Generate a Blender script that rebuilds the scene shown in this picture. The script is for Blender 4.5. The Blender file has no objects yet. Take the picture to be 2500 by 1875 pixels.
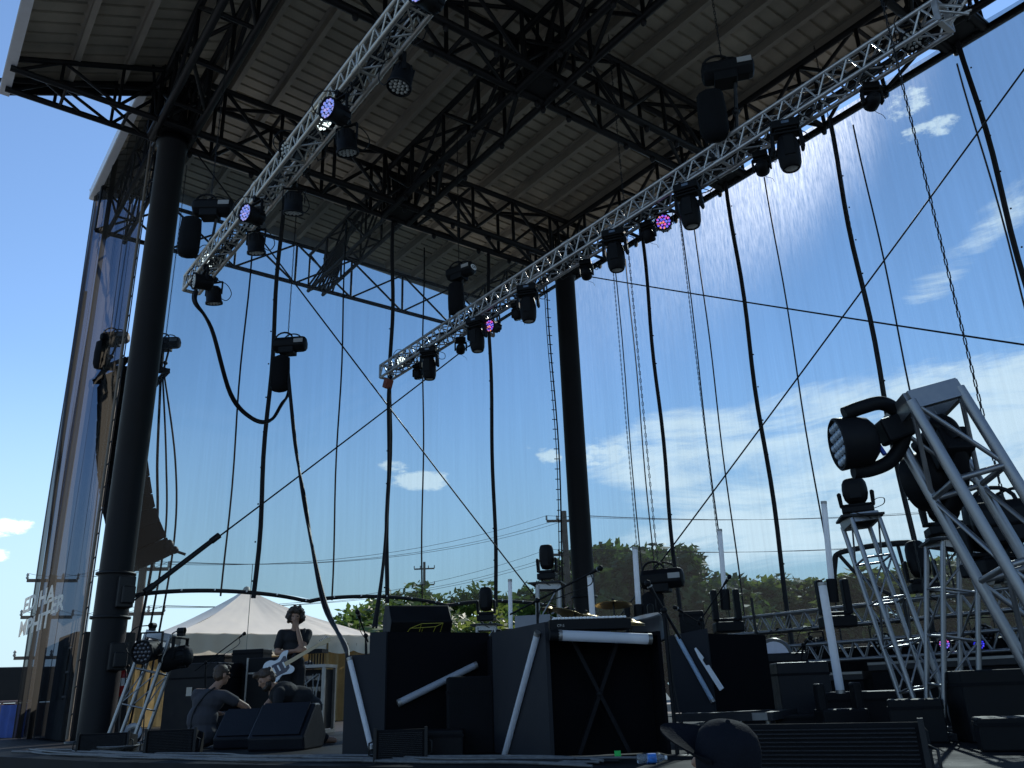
import bpy, bmesh, math, random
from mathutils import Vector, Matrix, Euler, Quaternion
random.seed(7)
S = bpy.context.scene
COL = S.collection
R = math.radians

# ------------------------------------------------------------------ camera
CAM_POS = Vector((0, 0, 0.5))
ROT = Matrix(((0.5963, 0.2990, 0.7450), (0.8021, -0.1832, -0.5684), (-0.0332, 0.9366, -0.3490)))
u0 = Vector(ROT[0]).normalized(); u2 = Vector(ROT[2]); u2 = (u2 - u2.dot(u0) * u0).normalized(); u1 = u2.cross(u0)
ROT = Matrix((u0, u1, u2))
cam = bpy.data.cameras.new('camera')
cam.sensor_width = 36; cam.lens = 2025 / 2500 * 36; cam.clip_start = 0.05; cam.clip_end = 5000
camo = bpy.data.objects.new('camera', cam); COL.objects.link(camo)
camo.matrix_world = Matrix.Translation(CAM_POS) @ ROT.to_4x4()
S.camera = camo

# ------------------------------------------------------------------ sky and sun
SUN_EL, SUN_AZ = R(34.5), R(-30.0)          # azimuth from +Y towards +X
SUN_DIR = Vector((math.sin(SUN_AZ) * math.cos(SUN_EL), math.cos(SUN_AZ) * math.cos(SUN_EL), math.sin(SUN_EL)))
S.view_settings.view_transform = 'Standard'; S.view_settings.look = 'None'
S.view_settings.gamma = 1; S.view_settings.exposure = 0.45
W = bpy.data.worlds.new('World'); S.world = W; W.use_nodes = True
wt = W.node_tree; wn = wt.nodes; wl = wt.links
bg = wn['Background']
sky = wn.new('ShaderNodeTexSky'); sky.sky_type = 'NISHITA'; sky.sun_disc = False
sky.sun_elevation = SUN_EL; sky.sun_rotation = SUN_AZ
sky.air_density = 1.0; sky.dust_density = 0.0; sky.ozone_density = 4.0
bg.inputs['Strength'].default_value = 0.15

def N(tree, typ, **kw):
    n = tree.nodes.new(typ)
    for k, v in kw.items():
        if k.startswith('i_'):
            n.inputs[k[2:].replace('_', ' ')].default_value = v
        else:
            setattr(n, k, v)
    return n
def M2(tree, op, a, b=None, clamp=False):
    n = tree.nodes.new('ShaderNodeMath'); n.operation = op; n.use_clamp = clamp
    for i, v in enumerate((a, b)):
        if v is None: continue
        if isinstance(v, (int, float)): n.inputs[i].default_value = v
        else: tree.links.new(v, n.inputs[i])
    return n.outputs[0]

tc = wn.new('ShaderNodeTexCoord'); sep = wn.new('ShaderNodeSeparateXYZ'); wl.new(tc.outputs['Generated'], sep.inputs[0])
AZ = M2(wt, 'ARCTAN2', sep.outputs[0], sep.outputs[1]); EL = M2(wt, 'ARCSINE', sep.outputs[2])
cmb = wn.new('ShaderNodeCombineXYZ'); wl.new(AZ, cmb.inputs[0]); wl.new(EL, cmb.inputs[1])
def cloud_noise(rot, sx, sy, scale, detail, rough, dist=0.0):
    m = wn.new('ShaderNodeMapping'); m.inputs['Rotation'].default_value = (0, 0, rot); m.inputs['Scale'].default_value = (sx, sy, 1)
    wl.new(cmb.outputs[0], m.inputs[0])
    n = wn.new('ShaderNodeTexNoise'); n.inputs['Scale'].default_value = scale; n.inputs['Detail'].default_value = detail
    n.inputs['Roughness'].default_value = rough; n.inputs['Distortion'].default_value = dist
    wl.new(m.outputs[0], n.inputs['Vector']); return n.outputs['Fac']
n_streak = cloud_noise(R(-12), 1.0, 4.6, 3.4, 12, 0.68, 0.5)
n_puff = cloud_noise(0, 1.0, 2.0, 17, 9, 0.66)
gain = lambda x, g: M2(wt, 'ADD', M2(wt, 'MULTIPLY', M2(wt, 'SUBTRACT', x, .5), g), .5)
n_puff = gain(n_puff, 2.4); n_streak = gain(n_streak, 1.35)
def blob(az, el, ra, re, rot=0.0):
    """soft elliptical patch of cloud cover about one compass direction"""
    a = M2(wt, 'SUBTRACT', AZ, R(az)); e = M2(wt, 'SUBTRACT', EL, R(el)); c, s = math.cos(R(rot)), math.sin(R(rot))
    a2 = M2(wt, 'ADD', M2(wt, 'MULTIPLY', a, c), M2(wt, 'MULTIPLY', e, s))
    e2 = M2(wt, 'SUBTRACT', M2(wt, 'MULTIPLY', e, c), M2(wt, 'MULTIPLY', a, s))
    a2 = M2(wt, 'DIVIDE', a2, R(ra)); e2 = M2(wt, 'DIVIDE', e2, R(re))
    q = M2(wt, 'ADD', M2(wt, 'MULTIPLY', a2, a2), M2(wt, 'MULTIPLY', e2, e2))
    return M2(wt, 'SUBTRACT', 1.0, q, True)
def addall(lst):
    o = lst[0]
    for x in lst[1:]: o = M2(wt, 'ADD', o, x)
    return o
cov_streak = addall([blob(-31, 14.2, 18, 5.2, 2), blob(-42, 15.5, 7, 3.0, 4), blob(-21, 16.5, 7, 4.5, 8), blob(-37, 8.6, 13, 2.6, 0),
                     M2(wt, 'MULTIPLY', blob(-22.5, 23.5, 4, 1.6, 25), .62), M2(wt, 'MULTIPLY', blob(-17.5, 26.5, 4, 1.6, 25), .7), blob(-20, 10.5, 12, 4, 0)])
cov_puff = addall([blob(-22.1, 34.2, 2.3, 1.1, 0), blob(-21.2, 32.2, 2.4, .8, 0), blob(-59.4, 13.9, 3.0, .85, 0), blob(-61.3, 14.9, 1.6, .5, 0),
                   blob(-46.6, 15.3, 3.0, 1.4, 0), blob(-50.4, 15.3, 1.2, .9, 0), blob(-52.0, 16.2, 1.1, .5, 0), blob(-84.6, 10.0, 2.6, .8, 0), blob(-85.2, 8.4, 1.6, .6, 0)])
def ramp(x, lo, hi):
    n = wn.new('ShaderNodeMapRange'); n.interpolation_type = 'SMOOTHSTEP'
    n.inputs[1].default_value = lo; n.inputs[2].default_value = hi; wl.new(x, n.inputs[0]); return n.outputs[0]
f1 = ramp(M2(wt, 'ADD', n_streak, M2(wt, 'MULTIPLY', M2(wt, 'MINIMUM', cov_streak, 1.0), 0.42)), 0.64, 0.98)
f1 = M2(wt, 'MULTIPLY', f1, ramp(cov_streak, 0.0, 0.35))
f2 = ramp(M2(wt, 'ADD', n_puff, M2(wt, 'MULTIPLY', M2(wt, 'MINIMUM', cov_puff, .8), 0.62)), 0.74, 1.10)
f2 = M2(wt, 'MULTIPLY', f2, ramp(cov_puff, 0.0, 0.3))
cf = M2(wt, 'MAXIMUM', M2(wt, 'MULTIPLY', f1, 0.85), M2(wt, 'MULTIPLY', f2, 0.8))
mixc = wn.new('ShaderNodeMix'); mixc.data_type = 'RGBA'; wl.new(cf, mixc.inputs[0])
hz = wn.new('ShaderNodeMix'); hz.data_type = 'RGBA'        # pale clean air low over the horizon
hzf = wn.new('ShaderNodeMapRange'); hzf.interpolation_type = 'SMOOTHSTEP'; hzf.inputs[1].default_value = R(22); hzf.inputs[2].default_value = R(1); hzf.inputs[4].default_value = .92
wl.new(EL, hzf.inputs[0]); wl.new(hzf.outputs[0], hz.inputs[0]); wl.new(sky.outputs[0], hz.inputs[6]); hz.inputs[7].default_value = (3.0, 4.1, 4.7, 1)
wl.new(hz.outputs[2], mixc.inputs[6]); mixc.inputs[7].default_value = (7.6, 8.2, 8.8, 1)
wl.new(mixc.outputs[2], bg.inputs[0])

sun = bpy.data.lights.new('sun', 'SUN'); sun.energy = 3.6; sun.angle = R(0.53); sun.color = (1, .95, .87)
suno = bpy.data.objects.new('sun', sun); COL.objects.link(suno)
suno.rotation_euler = SUN_DIR.to_track_quat('Z', 'Y').to_euler(); suno.location = (-20, 30, 40)

# ------------------------------------------------------------------ layout helpers (turn a compass bearing of the survey photo into a world point)
def ray(px, py): return ROT @ Vector((px - 1250, -(py - 937.5), -2025))
def onz(px, py, z=0): d = ray(px, py); return CAM_POS + d * ((z - CAM_POS.z) / d.z)
def onx(px, py, x): d = ray(px, py); return CAM_POS + d * ((x - CAM_POS.x) / d.x)
def ony(px, py, y): d = ray(px, py); return CAM_POS + d * ((y - CAM_POS.y) / d.y)
def at(px, py, D): d = ray(px, py); return CAM_POS + d * (D / math.hypot(d.x, d.y))

# ------------------------------------------------------------------ mesh helpers
MW = {}
class MB:
    def __init__(s, xf=None): s.v = []; s.f = []; s.m = []; s.xf = xf or Matrix(); s.mi = 0; s.sm = []
    def add(s, vs, fs, smooth=False):
        o = len(s.v); s.v += [s.xf @ Vector(v) for v in vs]
        s.f += [tuple(i + o for i in f) for f in fs]; s.m += [s.mi] * len(fs); s.sm += [smooth] * len(fs)
        return s
    def box(s, c, d, rot=None):
        x, y, z = d[0] / 2, d[1] / 2, d[2] / 2; c = Vector(c)
        vs = [Vector((a, b, e)) for a in (-x, x) for b in (-y, y) for e in (-z, z)]
        if rot is not None: vs = [rot @ v for v in vs]
        return s.add([v + c for v in vs], [(0, 1, 3, 2), (4, 6, 7, 5), (0, 4, 5, 1), (2, 3, 7, 6), (0, 2, 6, 4), (1, 5, 7, 3)])
    def bar(s, p, q, r, n=8, r2=None):
        p, q = Vector(p), Vector(q); d = q - p
        if d.length < 1e-6: return s
        r2 = r if r2 is None else r2
        a = d.orthogonal().normalized(); b = d.normalized().cross(a); vs = []
        for c, rr in ((p, r), (q, r2)):
            vs += [c + (a * math.cos(2 * math.pi * i / n) + b * math.sin(2 * math.pi * i / n)) * rr for i in range(n)]
        s.add(vs, [(i, (i + 1) % n, n + (i + 1) % n, n + i) for i in range(n)], n > 4)
        return s.add(vs, [tuple(range(n - 1, -1, -1)), tuple(range(n, 2 * n))])
    def beam(s, p, q, w, h, up=(0, 0, 1)):
        p, q = Vector(p), Vector(q); d = (q - p); L = d.length; d.normalize(); up = Vector(up)
        sx = d.cross(up)
        if sx.length < 1e-4: sx = d.orthogonal()
        sx.normalize(); uz = sx.cross(d); m = Matrix((sx, d, uz)).transposed()
        return s.box((p + q) / 2, (w, L, h), m)
    def tube(s, pts, r, n=6, rf=None):
        pts = [Vector(p) for p in pts]; k = len(pts); vs = []
        prev = None
        for i, p in enumerate(pts):
            d = (pts[min(i + 1, k - 1)] - pts[max(i - 1, 0)]).normalized()
            if prev is None: a = d.orthogonal().normalized()
            else: a = (prev - prev.dot(d) * d); a = a.normalized() if a.length > 1e-5 else d.orthogonal().normalized()
            prev = a; b = d.cross(a); rr = r if rf is None else rf(i / (k - 1)) * r
            vs += [p + (a * math.cos(2 * math.pi * j / n) + b * math.sin(2 * math.pi * j / n)) * rr for j in range(n)]
        fs = [(i * n + j, i * n + (j + 1) % n, (i + 1) * n + (j + 1) % n, (i + 1) * n + j) for i in range(k - 1) for j in range(n)]
        s.add(vs, fs, True)
        return s.add(vs[:n] + vs[-n:], [tuple(range(n - 1, -1, -1)), tuple(range(n, 2 * n))])
    def lathe(s, prof, n=20, xf=None, smooth=True):
        xf = xf or Matrix(); vs = []; k = len(prof)
        for r, z in prof:
            vs += [xf @ Vector((r * math.cos(2 * math.pi * j / n), r * math.sin(2 * math.pi * j / n), z)) for j in range(n)]
        fs = [(i * n + j, i * n + (j + 1) % n, (i + 1) * n + (j + 1) % n, (i + 1) * n + j) for i in range(k - 1) for j in range(n)]
        s.add(vs, fs, smooth)
        return s.add(vs[:n] + vs[-n:], [tuple(range(n - 1, -1, -1)), tuple(range(n, 2 * n))])
    def prism(s, poly, ext):
        k = len(poly); ext = Vector(ext); a = [Vector(p) for p in poly]; vs = a + [p + ext for p in a]
        return s.add(vs, [tuple(range(k - 1, -1, -1)), tuple(range(k, 2 * k))] + [(i, (i + 1) % k, k + (i + 1) % k, k + i) for i in range(k)])
    def ball(s, c, r, n=12, sc=(1, 1, 1)):
        pr = [(math.sin(math.pi * i / (n // 2)) * r, -math.cos(math.pi * i / (n // 2)) * r) for i in range(n // 2 + 1)]
        pr[0] = (r * .02, -r); pr[-1] = (r * .02, r)
        return s.lathe(pr, n, Matrix.Translation(c) @ Matrix.Diagonal((sc[0], sc[1], sc[2], 1)))
    def build(s, name, mat, parent=None, bevel=0, local=False, loc=None):
        """link as ONE mesh object; vertices are world coordinates unless local=True"""
        me = bpy.data.meshes.new(name)
        inv = Matrix()
        if parent is not None and not local: inv = MW[parent].inverted()
        vs = [inv @ v for v in s.v]
        off = Vector((0, 0, 0))
        if parent is None and not local:
            off = Vector(loc) if loc is not None else sum(vs, Vector()) / max(1, len(vs)); vs = [v - off for v in vs]
        me.from_pydata([tuple(v) for v in vs], [], s.f)
        for m in (mat if isinstance(mat, (list, tuple)) else [mat]): me.materials.append(m)
        me.polygons.foreach_set('material_index', s.m); me.polygons.foreach_set('use_smooth', s.sm)
        me.validate(); me.update()
        o = bpy.data.objects.new(name, me); COL.objects.link(o); o.location = off
        if parent is not None: o.parent = parent
        MW[o] = (MW[parent] if parent is not None else Matrix()) @ Matrix.Translation(off)
        if bevel:
            b = o.modifiers.new('bevel', 'BEVEL'); b.width = bevel; b.segments = 2; b.limit_method = 'ANGLE'; b.angle_limit = R(40)
        return o
def thing(name, label, cat, loc=(0, 0, 0), rz=0, group=None, rot=None):
    o = bpy.data.objects.new(name, None); COL.objects.link(o); o.empty_display_size = .1
    o.location = loc; o.rotation_euler = rot if rot is not None else (0, 0, rz)
    MW[o] = Matrix.Translation(loc) @ (rot.to_matrix().to_4x4() if rot is not None else Matrix.Rotation(rz, 4, 'Z'))
    return tag(o, label, cat, group)
def tag(o, label, cat, group=None, kind=None):
    o['label'] = label; o['category'] = cat
    if group: o['group'] = group
    if kind: o['kind'] = kind
    return o
def struct(o): o['kind'] = 'structure'; return o
def copy_tree(o, parent=None):
    c = o.copy(); COL.objects.link(c)
    if parent is not None: c.parent = parent
    for ch in list(o.children): copy_tree(ch, c)
    return c
def catenary(p, q, sag, n=16):
    p, q = Vector(p), Vector(q)
    return [p.lerp(q, i / n) - Vector((0, 0, sag * 4 * (i / n) * (1 - i / n))) for i in range(n + 1)]
def spline(pts, n=6):
    pts = [Vector(p) for p in pts]; out = []
    for i in range(len(pts) - 1):
        p0, p1, p2, p3 = pts[max(i - 1, 0)], pts[i], pts[i + 1], pts[min(i + 2, len(pts) - 1)]
        for k in range(n):
            t = k / n
            out.append(.5 * ((2 * p1) + (p2 - p0) * t + (2 * p0 - 5 * p1 + 4 * p2 - p3) * t * t + (3 * p1 - p0 - 3 * p2 + p3) * t ** 3))
    return out + [pts[-1]]

# ------------------------------------------------------------------ materials
def mat(name, col, rough=.6, metal=0., var=.12, scale=6., bump=0., bscale=40., spec=None, emit=None, trans=None, chips=0.):
    m = bpy.data.materials.new(name); m.use_nodes = True; t = m.node_tree; b = t.nodes['Principled BSDF']
    b.inputs['Roughness'].default_value = rough; b.inputs['Metallic'].default_value = metal
    if spec is not None: b.inputs['Specular IOR Level'].default_value = spec
    tcn = t.nodes.new('ShaderNodeTexCoord')
    n = N(t, 'ShaderNodeTexNoise', i_Scale=scale, i_Detail=5.0, i_Roughness=.6); t.links.new(tcn.outputs['Object'], n.inputs['Vector'])
    r = t.nodes.new('ShaderNodeMix'); r.data_type = 'RGBA'
    mr = N(t, 'ShaderNodeMapRange'); mr.inputs[1].default_value = .3; mr.inputs[2].default_value = .7; t.links.new(n.outputs['Fac'], mr.inputs[0]); t.links.new(mr.outputs[0], r.inputs[0])
    r.inputs[6].default_value = (*[c * (1 - var) for c in col], 1); r.inputs[7].default_value = (*[min(1, c * (1 + var)) for c in col], 1)
    base = r.outputs[2]
    if chips:                                                       # small worn patches and scratches of paler undercoat
        mp = t.nodes.new('ShaderNodeMapping'); mp.inputs['Scale'].default_value = (1, 1, .35); t.links.new(tcn.outputs['Object'], mp.inputs[0])
        nc = N(t, 'ShaderNodeTexNoise', i_Scale=7.0, i_Detail=9.0, i_Roughness=.75); t.links.new(mp.outputs[0], nc.inputs['Vector'])
        rc = N(t, 'ShaderNodeMapRange'); rc.inputs[1].default_value = .70; rc.inputs[2].default_value = .76; t.links.new(nc.outputs['Fac'], rc.inputs[0])
        mc = t.nodes.new('ShaderNodeMix'); mc.data_type = 'RGBA'; t.links.new(rc.outputs[0], mc.inputs[0]); t.links.new(base, mc.inputs[6]); mc.inputs[7].default_value = (chips, chips * .97, chips * .93, 1); base = mc.outputs[2]
    t.links.new(base, b.inputs['Base Color'])
    mr2 = N(t, 'ShaderNodeMapRange'); mr2.inputs[1].default_value = .25; mr2.inputs[2].default_value = .75
    mr2.inputs[3].default_value = max(.02, rough - .1); mr2.inputs[4].default_value = min(1, rough + .12)
    t.links.new(n.outputs['Fac'], mr2.inputs[0]); t.links.new(mr2.outputs[0], b.inputs['Roughness'])
    if bump:
        n2 = N(t, 'ShaderNodeTexNoise', i_Scale=bscale, i_Detail=4.0); t.links.new(tcn.outputs['Object'], n2.inputs['Vector'])
        bm = N(t, 'ShaderNodeBump', i_Strength=bump, i_Distance=.01); t.links.new(n2.outputs['Fac'], bm.inputs['Height']); t.links.new(bm.outputs[0], b.inputs['Normal'])
    if emit: b.inputs['Emission Color'].default_value = (*emit[:3], 1); b.inputs['Emission Strength'].default_value = emit[3]
    if trans:
        tr = N(t, 'ShaderNodeBsdfTranslucent'); t.links.new(r.outputs[2], tr.inputs[0])
        mx = N(t, 'ShaderNodeMixShader'); mx.inputs[0].default_value = trans
        t.links.new(b.outputs[0], mx.inputs[1]); t.links.new(tr.outputs[0], mx.inputs[2]); t.links.new(mx.outputs[0], t.nodes['Material Output'].inputs[0])
    return m
BLACK_STEEL = mat('black_painted_steel', (.009, .0095, .011), .5, var=.25, scale=3, spec=.3)
COLUMN = mat('black_column_paint', (.008, .0085, .011), .5, spec=.2, var=.3, scale=1.4, bump=.10, bscale=14, chips=.12)
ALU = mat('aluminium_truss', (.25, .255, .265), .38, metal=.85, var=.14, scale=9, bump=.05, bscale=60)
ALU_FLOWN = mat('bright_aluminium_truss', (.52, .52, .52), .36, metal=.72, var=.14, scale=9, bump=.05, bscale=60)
ALU_WARM = mat('warm_light_tinted_aluminium', (.52, .49, .43), .42, metal=.6, var=.16, scale=7)  # warm light on the front truss is put into this colour
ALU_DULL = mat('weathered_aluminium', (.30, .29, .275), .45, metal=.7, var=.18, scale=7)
BLACK = mat('black_plastic', (.0075, .008, .0095), .55, var=.2, spec=.13)
BLACK_MATT = mat('black_fabric', (.007, .0075, .009), .9, spec=.15, var=.25, bump=.2, bscale=60)
RUBBER = mat('black_cable_rubber', (.008, .0085, .01), .55, spec=.25, var=.2)
ROOF = mat('cream_corrugated_sheet', (.43, .38, .295), .5, var=.28, scale=.8, bump=.08, bscale=2.5)
PURLIN = mat('grey_purlin_steel', (.36, .32, .26), .5, var=.14, scale=2)
FASCIA = mat('white_fascia_trim', (.72, .74, .76), .4, var=.05)
WEB = mat('black_webbing', (.008, .009, .012), .8, var=.15)
# ------------------------------------------------------------------ setting: ground, stage floor
GROUND = mat('pale_concrete', (.20, .195, .18), .85, var=.15, scale=.35, bump=.1)
STAGE = mat('black_stage_deck', (.016, .0165, .018), .68, spec=.08, var=.45, scale=2.2, bump=.12, bscale=30)
SKIRT = mat('grey_stage_skirt', (.07, .07, .075), .8, var=.3, scale=5, bump=.3, bscale=25)
g = MB(); g.add([(-900, -900, -1.2), (900, -900, -1.2), (900, 900, -1.2), (-900, 900, -1.2)], [(0, 1, 2, 3)])
struct(g.build('ground', GROUND))
edge = [(-22.0, -.3), (-12.4, 1.48), (-9.7, 2.08), (-6.67, 3.22), (-4.6, 4.12), (-2.6, 4.95), (8, 9.2)]
poly = [(x, y, -.16) for x, y in edge] + [(8, 14.6, -.16), (-22, 14.6, -.16)]
g = MB(); g.prism(poly, (0, 0, .16)); struct(g.build('stage_floor', STAGE))
g = MB()
inn = [(x + .02, y + .06) for x, y in edge]
for i in range(len(inn) - 1):
    (x0, y0), (x1, y1) = inn[i], inn[i + 1]; n = 24
    for k in range(n):
        a = k / n; b = (k + 1) / n
        w = lambda t: .015 * math.sin(t * n * 2.1 + i) + .008 * math.sin(t * 61)
        pa = Vector((x0 + (x1 - x0) * a, y0 + (y1 - y0) * a - w(a), 0)); pb = Vector((x0 + (x1 - x0) * b, y0 + (y1 - y0) * b - w(b), 0))
        g.add([pa + Vector((0, 0, -.162)), pb + Vector((0, 0, -.162)), pb + Vector((0, 0, -1.2)), pa + Vector((0, 0, -1.2))], [(0, 1, 2, 3)], True)
tag(g.build('stage_skirt', SKIRT), 'wrinkled grey skirt cloth hanging along the front edge of the stage', 'stage skirt')
g = MB(); g.box((-30, 14, -.62), (15.9, 34, 1.14)); struct(g.build('loading_deck', GROUND))

# ------------------------------------------------------------------ stage roof
roof = thing('stage_roof', 'big open stage roof of cream corrugated sheet on black box trusses', 'roof', (-8, 8, 11.25))
XL, XR = -20.4, 9.0; YR, ZR = 4.05, 13.42; YB, ZB = 14.7, 12.85; XC = -15.6; YF, ZF = .15, 11.62
ZW = ZR - (YR - 2.5) * (ZR - ZF) / (YR - YF)
def corr(x0, x1, a, b, pitch=.3):
    """ribbed sheet between eave point a and ridge point b (y, z), ribs run up the slope"""
    m = MB(); xs = []; x = x0
    while x < x1 - .01:
        xs += [(x, 0), (x + pitch * .76, 0), (x + pitch * .81, .05), (x + pitch * .95, .05)]; x += pitch
    xs.append((x1, 0)); k = len(xs); vs = []
    nn = 7
    for j in range(nn + 1):
        t = j / nn
        vs += [(xx, a[0] + (b[0] - a[0]) * t, a[1] + (b[1] - a[1]) * t + dz) for xx, dz in xs]
    m.add(vs, [(j * k + i, j * k + i + 1, (j + 1) * k + i + 1, (j + 1) * k + i) for j in range(nn) for i in range(k - 1)])
    return m
mr = corr(XL, XR, (YR, ZR), (YB, ZB)); mr.build('roof_sheet', ROOF, roof)
mr = corr(XC, XR, (YF, ZF), (YR - .004, ZR)); mr.build('roof_sheet', ROOF, roof)
mr = corr(XL, XC - .004, (2.5, ZW), (YR - .004, ZR)); mr.build('roof_sheet', ROOF, roof)
def pur(y, x0, x1, zoff=0):
    if y >= YR: z = ZR + (ZB - ZR) * (y - YR) / (YB - YR)
    else: z = ZF + (ZR - ZF) * (y - YF) / (YR - YF)
    m = MB(); z += zoff
    m.box(((x0 + x1) / 2, y, z - .11), (x1 - x0, .012, .2)); m.box(((x0 + x1) / 2, y + .045, z - .214), (x1 - x0, .1, .012)); m.box(((x0 + x1) / 2, y - .04, z - .014), (x1 - x0, .08, .012))
    m.build('purlin', PURLIN, roof)
for y in (4.25, 5.15, 6.05, 6.95, 7.85, 8.8, 9.75, 10.75, 11.65, 12.6, 13.5, 14.45): pur(y, XL + .1, XR)
for y in (3.85, 2.95, 2.05, 1.15): pur(y, XC + .05, XR, 0)
for y in (3.83, 3.1): pur(y, XL + .1, XC - .1, 0)
m = MB(); m.box(((XC + XR) / 2, YF - .02, 11.48), (XR - XC, .03, .36)); m.box(((XC + XR) / 2, YF + .06, 11.30), (XR - XC, .16, .03)); m.build('front_fascia', FASCIA, roof)
m = MB(); m.box(((XL + XC) / 2 - .02, 2.47, ZW - .10), (XC - XL, .03, .3)); m.box(((XL + XC) / 2 - .02, 2.55, ZW - .255), (XC - XL, .15, .02)); m.build('front_fascia', FASCIA, roof)
for (ya, za, yb, zb) in ((2.5, ZW, YR, ZR), (YR, ZR, YB, ZB)):
    m = MB(); m.beam((XL - .02, ya, za - .12), (XL - .02, yb, zb - .12), .04, .3); m.build('side_fascia', FASCIA, roof)
m = MB(); m.beam((XC - .02, YF, ZF - .15), (XC - .02, YR - .1, ZR - .2), .05, .34); m.build('canopy_end_beam', BLACK_STEEL, roof)
m = MB(); m.box(((XL + XR) / 2, YB + .02, ZB - .1), (XR - XL, .04, .26)); m.build('rear_fascia', FASCIA, roof)

def box_web(p0, p1, side, depth, seg, cr, wr, verts=True, diag2=False):
    """chord mesh and web mesh of a four-chord truss; p0-p1 is the middle of the bottom, side = half width vector"""
    p0, p1, side = Vector(p0), Vector(p1), Vector(side); up = Vector((0, 0, depth)); c = MB(); w = MB()
    n = max(1, round((p1 - p0).length / seg))
    for s in (-1, 1):
        c.bar(p0 + side * s, p1 + side * s, cr, 8); c.bar(p0 + side * s + up, p1 + side * s + up, cr * .9, 8)
    for i in range(n + 1):
        a = p0.lerp(p1, i / n); b = p0.lerp(p1, min(1, (i + 1) / n))
        for s in (-1, 1):
            w.bar(a + side * s, a + side * s + up, wr, 6)
            if i < n:
                if (i + (s > 0)) % 2: w.bar(a + side * s, b + side * s + up, wr, 6)
                else: w.bar(a + side * s + up, b + side * s, wr, 6)
        if i < n:
            w.bar(a - side, a + side, wr, 6); w.bar(a - side + up, a + side + up, wr, 6)
            if i % 2: w.bar(a - side + up, b + side + up, wr, 6); w.bar(a + side, b - side, wr, 6)
            else: w.bar(a + side + up, b - side + up, wr, 6)
    return c, w
def roof_truss(p0, p1, side, depth=1.25, seg=1.3, cr=.075, wr=.042):
    c, w = box_web(p0, p1, side, depth, seg, cr, wr)
    o = c.build('roof_truss', BLACK_STEEL, roof); w.build('lattice', BLACK_STEEL, o)
ZT = 11.25
for x in (-15.0, -9.7, -4.4, .9): roof_truss((x, 2.7, ZT), (x, 13.9, ZT), (.33, 0, 0))
for y in (3.1, 8.35, 13.6): roof_truss((-15.3, y, ZT - .02), (6, y, ZT - .02), (0, .33, 0), depth=1.2)
roof_truss((-19.6, 2.6, 11.2), (-19.6, 14.3, 11.2), (.01, 0, 0), 1.2, 1.75, .055, .03)
for y in (3.1, 8.35, 13.6): roof_truss((-15.3, y, 11.26), (-19.9, y, 11.22), (0, .22, 0), 1.15, 1.2, .05, .03)
# front cantilever brackets that taper to the fascia
for x in (-15.0, -9.7, -4.4):
    c = MB(); w = MB()
    for s in (-.33, .33):
        c.bar((x + s, 3.0, ZT), (x + s, .2, ZT), .06); c.bar((x + s, 3.0, ZT + 1.3), (x + s, .2, ZT + .2), .055)
        zt = lambda y: ZT + 1.3 - (3.0 - y) * .393
        for ya, yb in ((3.0, 2.0), (1.0, 2.0), (1.0, .3)): w.bar((x + s, ya, zt(ya)), (x + s, yb, ZT), .032)
        w.bar((x + s, 2.0, ZT), (x + s, 2.0, zt(2.0)), .03); w.bar((x + s, 1.0, ZT), (x + s, 1.0, zt(1.0)), .03)
    for y in (2.6, 1.5): w.bar((x - .33, y, ZT), (x + .33, y - .8, ZT), .03); w.bar((x - .33, y - .4, ZT), (x + .33, y - .4, ZT), .03)
    o = c.build('cantilever_bracket', BLACK_STEEL, roof); w.build('lattice', BLACK_STEEL, o)
# node clusters where trusses cross: fans of struts
for x in (-15.0, -9.7, -4.4):
    for y in (3.1, 8.35, 13.6):
        w = MB(); rr = random.Random(int(x * 10 + y))
        for k in range(12):
            a = k * math.pi / 6; q = .62 if k % 2 else .34
            w.bar((x + .30 * math.cos(a), y + .30 * math.sin(a), ZT - .05), (x + q * math.cos(a + .35), y + q * math.sin(a + .35), ZT + 1.3), .032, 6)
        w.box((x, y, ZT + .62), (.36, .36, .5)); w.box((x, y, ZT + .02), (.85, .85, .05))
        w.build('node_cluster', BLACK_STEEL, roof)
# little lamp-like bolts and beam clamps on the chords
w = MB()
for x in (-15.33, -14.67, -10.03, -9.37, -4.73, -4.07):
    for k in range(9): w.ball((x, 3.6 + k * 1.18 + .2 * math.sin(k * 3 + x), ZT - .1), .06, 8, (1, 1, 1.5))
for y in (13.27, 13.93, 8.0, 8.7):
    for k in range(14): w.ball((-14.2 + k * 1.37, y, ZT - .11), .06, 8, (1, 1, 1.5))
w.build('beam_clamps', BLACK_STEEL, roof)
# fans under the outer truss that fill the wing with struts
w = MB()
for k in range(9):
    w.bar((-19.6, 8.0 + .09 * k, 11.2), (-16.6 - .12 * k, 8.35, 12.5), .03, 6)
w.build('wing_brace', BLACK_STEEL, roof)

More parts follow.
